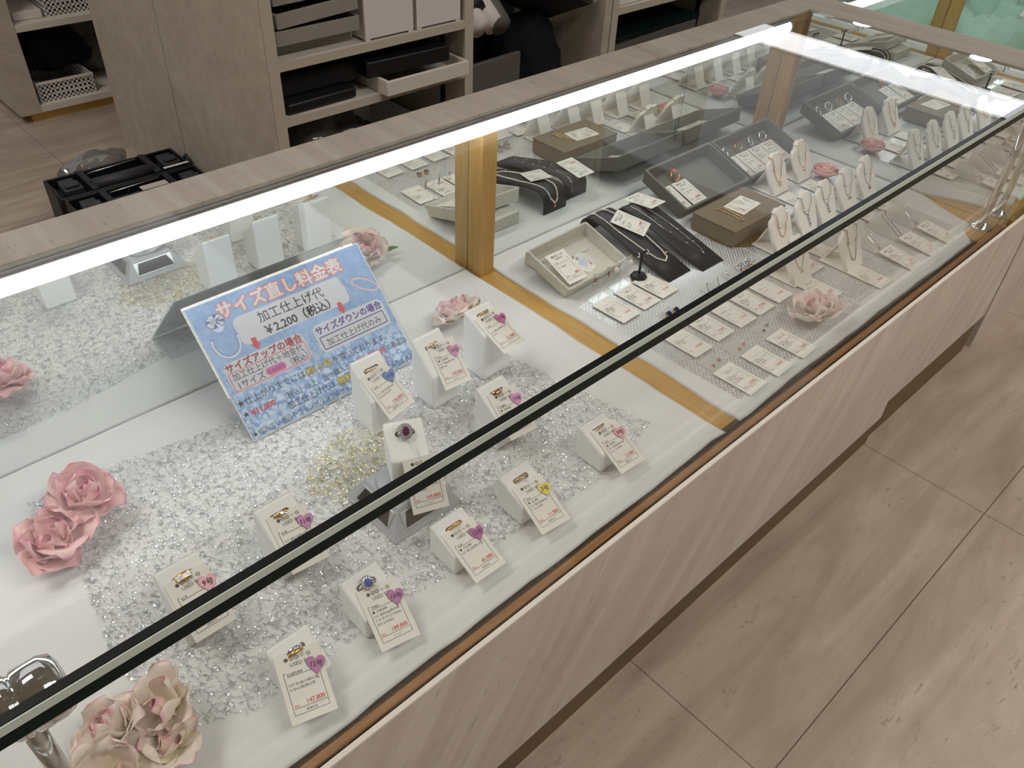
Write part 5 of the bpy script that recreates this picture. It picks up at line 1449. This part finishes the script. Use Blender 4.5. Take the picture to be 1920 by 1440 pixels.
# ------------------------------------------------------------------ storage behind the counter
def shelf_unit(name, label, x0, x1, y0, y1, h, shelves, th=.024, side='cabinet_laminate'):
    o = thing(name, label, 'shelf', TR((x0, y0, 0)))
    w, d = x1 - x0, y1 - y0
    for xa, xb in ((0, th), (w - th, w)):
        s_ = MB(); s_.box((xa, .003, 0), (xb, d, h)); s_.build('side_panel', side, o)
        MB().box((xa, -.0005, 0), (xb, .0028, h)).build('edge_strip', 'shelf_edge', o)
    MB().box((th, d - .015, 0), (w - th, d, h)).build('back_panel', 'white_laminate', o)
    MB().box((th, .02, 0), (w - th, .035, .06)).build('plinth', 'plinth_gold', o)
    for z in shelves:
        s_ = MB(); s_.box((th, .004, z - .016), (w - th, d - .015, z)); so = s_.build('shelf_board', 'white_laminate', o)
        MB().box((th, .001, z - .0165), (w - th, .0038, z + .0003)).build('edge_strip', 'shelf_edge', so)
    for xa in (th + .0005, w - th - .0035):
        r_ = MB(); r_.box((xa, .07, .07), (xa + .003, .084, h - .02), 0, 0)
        for i in range(int((h - .1) / .025)): r_.box((xa - .0002 if xa > .1 else xa + .0022, .074, .08 + .025 * i), (xa + .0008 if xa > .1 else xa + .0032, .080, .093 + .025 * i), 0, 1)
        r_.build('slotted_rail', ['black_plastic', 'aluminium'], o)
    return o
YS = 1.43
su = shelf_unit('storage_shelf', 'open storage shelf full of grey trays, white bins and black folders', .757, 1.268, YS, 2.29, 1.25, (.06, .342, .450, .70, .95))
# the tall outer side of this unit is made of two laminate panels
for ya, yb in ((YS + .0, 1.884), (1.887, 2.29)):
    MB().box((-.006, ya - YS, 0), (-.0003, yb - YS, 1.25), .0006).build('cladding_panel', 'cabinet_laminate', su)
su2 = shelf_unit('storage_shelf', 'second open storage shelf, at the right, with a glass sheet and a grey board', 1.745, 2.262, YS, 2.0, 1.25, (.06, .392, .70))
MB().box((-.030, .0, 0), (-.003, .57, 1.25), .001).build('cladding_panel', 'cabinet_laminate', su2)
# grey trays stacked on the upper shelf
zz = .451
GS = 'grey cardboard trays stacked on the shelf'
def gtray(x, y, z, w, d, h, rx, ry, rz, label, m='grey_card'):
    return tray(TR((x, y, z), rx, ry, rz), label, w, d, h, m, .006, .001, GS, 'storage_tray')
gtray(.792, 1.470, zz, .185, .24, .026, 0, 0, R(-1), 'lowest grey tray of the stack, set back on the shelf', 'grey_card')
gtray(.785, 1.436, zz + .0265, .190, .24, .027, 0, 0, 0, 'second grey tray of the stack, standing proud of the one below')
gtray(.790, 1.434, zz + .0570, .186, .24, .027, 0, R(-2.6), R(1), 'third grey tray of the stack, lifted at its right end')
gtray(.790, 1.440, zz + .0960, .180, .24, .024, 0, R(-2), R(-2), 'top grey tray of the stack, with dark things inside')
# white bins
def bin_(x, w, label, z=.4505):
    o = thing('storage_bin', label, 'bin', TR((x, 1.436, z)), 'white plastic bins')
    m = MB(); d, h = .26, .20; t_ = .004
    m.box((0, 0, .004), (w, t_, h), .0015); m.box((0, d - t_, .004), (w, d, h), .0015); m.box((0, t_, .004), (t_, d - t_, h)); m.box((w - t_, t_, .004), (w, d - t_, h)); m.box((t_, t_, .006), (w - t_, d - t_, .010))
    m.build('body', 'white_plastic', o)
    f = MB()
    for xa in (.001, w - .013): f.box((xa, .001, 0), (xa + .012, .012, .006), .001)
    f.build('feet', 'white_plastic', o)
    l_ = MB(); l_.box((-.002, -.002, h - .012), (w + .002, .003, h), .0015); l_.build('rim', 'white_plastic', o)
    MB().ringflat(w / 2, .12, .012, .012, .0015, -.0006, M=TR((0, 0, 0), PI / 2, 0, 0)).build('finger_mark', 'shelf_edge', o)
bin_(.9850, .122, 'left white plastic bin on the upper shelf'); bin_(1.1160, .120, 'right white plastic bin on the upper shelf')
# black folders and a white drawer on the second shelf
def slab(name, x, y, z, w, d, h, m, label, cat, rz=0, bev=.004, ry=0):
    return tag(MB().box((0, 0, 0), (w, d, h), bev).build(name, m, None, TR((x, y, z), 0, ry, rz)), label, cat)
slab('document_case', .794, 1.440, .3430, .165, .30, .022, 'black_plastic', 'black document case lying at the front of the second shelf', 'case', R(1), .005)
slab('document_case', .800, 1.475, .3655, .19, .30, .040, 'black_plastic', 'black case stacked on the front document case', 'case', 0, .004)
wdw = thing('drawer_tray', 'shallow white drawer tray sticking out of the second shelf', 'tray', TR((1.010, 1.405, .3430)))
m = MB(); w, d, h = .225, .26, .030
m.box((0, 0, 0), (w, .008, h), .001); m.box((0, .008, 0), (.008, d, h)); m.box((w - .008, .008, 0), (w, d, h)); m.box((.008, .008, 0), (w - .008, d, .004)); m.build('body', 'white_laminate', wdw)
slab('document_case', .985, 1.440, .3740, .215, .24, .034, 'black_plastic', 'black case lying in the white drawer tray', 'case', R(-3), .004)
# bottom: a clear bag of things in a carton
cb = thing('carton', 'low pale carton on the bottom shelf holding a plastic bag', 'box', TR((.800, 1.440, .0605)))
m = MB(); w, d, h = .42, .34, .14
for lo, hi in (((0, 0, 0), (w, .004, h)), ((0, d - .004, 0), (w, d, h)), ((0, .004, 0), (.004, d - .004, h)), ((w - .004, .004, 0), (w, d - .004, h)), ((.004, .004, 0), (w - .004, d - .004, .003))): m.box(lo, hi)
m.build('body', 'white_plastic', cb)
def crumple(name, c, r, sq, m_, label, cat, seed, amp=.35):
    b = bmesh.new(); bmesh.ops.create_icosphere(b, subdivisions=4, radius=1)
    for v in b.verts:
        n = v.co.normalized(); k_ = 1 + amp * noise.noise(n * 1.7 + Vector((seed, 0, 0))) + amp * .55 * noise.noise(n * 4.5 + Vector((0, seed, 0))) + amp * .25 * noise.noise(n * 11 + Vector((seed, seed, 0)))
        v.co = Vector((n.x * r * sq[0] * k_, n.y * r * sq[1] * k_, max(-r * sq[2] * .8, n.z * r * sq[2] * k_)))
    mm = MB(); mm.bm(b, 0, TR(c), True)
    return tag(mm.build(name, m_), label, cat)
crumple('plastic_bag', (.925, 1.590, .190), .13, (1.0, .85, .72), 'bag_plastic', 'crumpled clear plastic bag bulging out of the pale carton', 'bag', 3, .45)
crumple('cloth_bundle', (1.04, 1.66, .150), .09, (1.0, .8, .75), 'bag_grey', 'grey cloth bundle beside the plastic bag in the carton', 'cloth', 8, .3)
# the gap between the two units: hangers on a rail, dark coats, a grey board
rl = MB(); rl.cyl((1.27, 1.66, .690), (1.715, 1.66, .690), .008, n=12); tag(rl.build('hanging_rail', 'chrome'), 'thin metal rail carrying the hangers between the shelf units', 'rail')
def hanger(x, m_, label, ry, dy=0.0, z=.80, L=.19):
    M = TR((x, 1.66 + dy, z), 0, 0, R(90) + ry)
    o = thing('coat_hanger', label, 'hanger', M, 'coat hangers on the rail')
    k_ = MB(); k_.tube([(0, 0, .0), (0, 0, .12), (.004, 0, .155), (.0, 0, .170), (-.012, 0, .166), (-.014, 0, .150)], .0017, 6); k_.build('hook', 'chrome', o)
    b_ = MB()
    for s_ in (-1, 1):
        pts = [(0, 0, .006), (s_ * L * .35, 0, -.014), (s_ * L * .7, 0, -.052), (s_ * L, 0, -.105)]
        vs = []; 
        for i, p in enumerate(pts):
            hw = (.012, .017, .021, .024)[i]; th = .010 + .012 * i / 3
            for q in range(10):
                a = 2 * PI * q / 10; vs.append((p[0] + hw * .35 * s_ * math.cos(a) * (i > 1), p[1] + th * math.sin(a) * 1.2, p[2] + hw * math.cos(a)))
        fs = [(i * 10 + q, i * 10 + (q + 1) % 10, (i + 1) * 10 + (q + 1) % 10, (i + 1) * 10 + q) for i in range(3) for q in range(10)] + [tuple(range(30, 40)), tuple(range(9, -1, -1))]
        b_.add(vs, fs, 0, True)
    b_.build('shoulder', m_, o)
    if m_ == 'white_plastic': MB().cyl((-L * .82, 0, -.085), (L * .82, 0, -.085), .004, n=8).build('trouser_bar', m_, o)
hanger(1.300, 'white_plastic', 'first white coat hanger beside the shelf unit', R(3), .0, .522, .205)
hanger(1.322, 'black_plastic', 'black coat hanger between the white ones', R(-2), .012, .552, .200)
hanger(1.348, 'white_plastic', 'second white coat hanger, in the middle', R(1), .0, .522, .205)
hanger(1.392, 'board_grey', 'grey coat hanger, rightmost on the rail', R(-4), .0, .516, .205)
slab('grey_board', 1.272, 1.452, 0, .180, .012, .338, 'board_grey', 'dark grey board standing below the hangers', 'board', R(3), .003)
crumple('dark_coat', (1.575, 1.80, .40), .30, (.40, .40, 1.3), 'black_cloth', 'dark coat hanging in the gap between the shelf units', 'coat', 5, .18)
crumple('black_bag', (1.592, 1.590, .19), .145, (.74, .60, 1.35), 'black_cloth', 'black bag standing on the floor between the shelf units', 'bag', 14, .2)
dk = thing('garment_cover', 'dark plastic garment cover lying slantwise above the black bag', 'cover', TR((1.585, 1.505, .445), R(-28), R(24), R(-4)))
MB().box((-.150, -.050, -.012), (.115, .120, .012), .010).build('body', 'charcoal_plastic', dk); MB().box((-.152, -.0545, -.016), (.118, -.0495, .010), .002).build('hem', 'plastic_film', dk)
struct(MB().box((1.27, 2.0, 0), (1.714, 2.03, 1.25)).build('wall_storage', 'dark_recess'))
# right shelf unit contents
slab('glass_sheet', 1.775, 1.44, .300, .40, .40, .012, 'glass_edge_dark', 'dark glass sheet lying in the right storage shelf', 'glass', R(2), .001)
slab('carton', 1.780, 1.452, .0605, .38, .40, .236, 'bag_grey', 'brown grey carton with a handle slot under the glass sheet', 'box', 0, .002)
slab('paper_box', 1.785, 1.445, .3925, .32, .30, .09, 'white_plastic', 'flat white box on the upper board of the right storage shelf', 'box', 0, .003)

# ------------------------------------------------------------------ low cabinet at the far left, with baskets
lc = thing('storage_cabinet', 'low pale open cabinet with a gold plinth at the upper left', 'cabinet', TR((.585, 2.58, 0)))
W_, D_, H_ = 1.1, .55, .85
for xa, xb in ((0, .058), (W_ - .03, W_)): MB().box((xa, 0, .024), (xb, D_, H_), .001).build('side_panel', 'cabinet_laminate', lc)
MB().box((.058, D_ - .02, .024), (W_ - .03, D_, H_)).build('back_panel', 'cabinet_laminate', lc)
MB().box((.03, .012, 0), (W_, D_ - .02, .0238)).build('plinth', 'plinth_gold', lc)
for za, zb2 in ((.0242, .044), (.243, .262), (.55, .57)): MB().box((.058, .002, za), (W_ - .03, D_ - .02, zb2), .001).build('shelf_board', 'white_laminate', lc)
def basket(x, y, z, w, d, h, label):
    o = thing('storage_basket', label, 'basket', TR((x, y, z)), 'white perforated baskets')
    m = MB()
    def wall(M, L):
        nx = max(3, int(L / .0125)); nz = max(2, int(h / .0125)); cw, ch = L / nx, h / nz
        for i in range(nx + 1): m.box((cw * i - .0032, -.0012, 0), (cw * i + .0032, .0012, h), 0, 0, M)
        for k_ in range(nz + 1): m.box((-.003, -.0012, ch * k_ - .0032), (L + .003, .0012, ch * k_ + .0032), 0, 0, M)
    wall(TR((0, 0, 0)), w); wall(TR((0, d, 0)), w); wall(TR((0, 0, 0), 0, 0, PI / 2), d); wall(TR((w, 0, 0), 0, 0, PI / 2), d)
    m.box((0, 0, 0), (w, d, .003)); m.build('mesh_body', 'white_plastic', o)
    MB().box((-.004, -.004, h - .004), (w + .004, .0015, h + .004), .001).build('rim', 'white_plastic', o)
basket(.655, 2.600, .0445, .155, .20, .052, 'white perforated basket under a black bag in the low cabinet')
basket(.740, 2.615, .2625, .155, .20, .11, 'white perforated basket on the upper board of the low cabinet')
crumple('black_bag', (.745, 2.72, .150), .085, (1.15, 1.0, .72), 'black_cloth', 'black fabric bag heaped in the basket of the low cabinet', 'bag', 21, .3)
slab('paper_box', .655, 2.615, .2625, .075, .16, .022, 'white_plastic', 'flat white box beside the upper basket', 'box', R(-2), .002)
crumple('cloth_bundle', (.885, 2.77, .095), .05, (1.0, 1.0, 1.0), 'velvet_grey', 'grey bundle at the back of the low cabinet, right of the basket', 'cloth', 30, .25)

# ------------------------------------------------------------------ folded black crates against the panel
def crate(y, z, label, lab=None):
    x0, w, d, h = .440, .300, .118, .112
    o = thing('folding_crate', label, 'crate', TR((x0, y, z), 0, 0, R(-1.5)), 'folded black crates')
    m = MB(); t_ = .006
    m.box((0, 0, 0), (w, t_, h), .002); m.box((0, d - t_, 0), (w, d, h), .002); m.box((0, t_, 0), (t_, d - t_, h), .001); m.box((w - t_, t_, 0), (w, d - t_, h), .001); m.box((t_, t_, 0), (w - t_, d - t_, .05))
    for xa in (.07, .215): m.box((xa, .004, h - .020), (xa + .016, d - .004, h + .004), .002)
    m.box((.008, .012, h - .030), (w - .008, d - .012, h - .024)); m.build('body', 'black_plastic', o)
    b_ = MB(); b_.cyl((.080, d * .30, h - .004), (.222, d * .30, h - .004), .013, n=12); b_.box((.078, d * .55, h - .012), (.224, d * .62, h - .004), .001); b_.build('handle_bar', 'charcoal_plastic', o)
    for xa in (.018, .245):
        c_ = MB(); c_.box((xa, .026, h - .014), (xa + .042, .074, h + .004), .003); c_.box((xa + .006, .034, h + .0042), (xa + .036, .050, h + .010), .002); c_.box((xa + .004, .078, h - .012), (xa + .038, .092, h + .002), .002); c_.build('latch', 'charcoal_plastic', o)
    for xa in (-.004, w - .003):
        c_ = MB(); c_.tube([(xa + .004, .010, 0), (xa + .003, .010, h * .8), (xa + .003, .014, h + .006), (xa + .003, .028, h + .012), (xa + .003, .036, h + .004)], .0045, 6); c_.build('corner_rail', 'black_plastic', o)
    r_ = MB(); r_.cyl((.090, d * .78, h + .001), (.205, d * .82, h + .003), .0016, n=6); r_.build('wire', 'aluminium', o)
    if lab:
        MB().box((lab[0], lab[1], h + .0045), (lab[0] + lab[2], lab[1] + lab[3], h + .0052)).build('paper_label', lab[4], o)
    return o
crate(1.600, 0, 'folded black crate nearest the counter', (.045, .094, .022, .008, 'paper'))
crate(1.722, 0, 'folded black crate in the middle, with a grey strip of tape', (.150, .052, .060, .022, 'shelf_edge'))
crate(1.844, 0, 'folded black crate farthest from the counter, before the clear bag', (.236, .005, .060, .008, 'paper_white'))
crumple('plastic_bag', (.580, 2.020, .060), .070, (1.25, .7, .85), 'bag_plastic', 'clear plastic bag bulging up behind the black crates', 'bag', 17, .25)
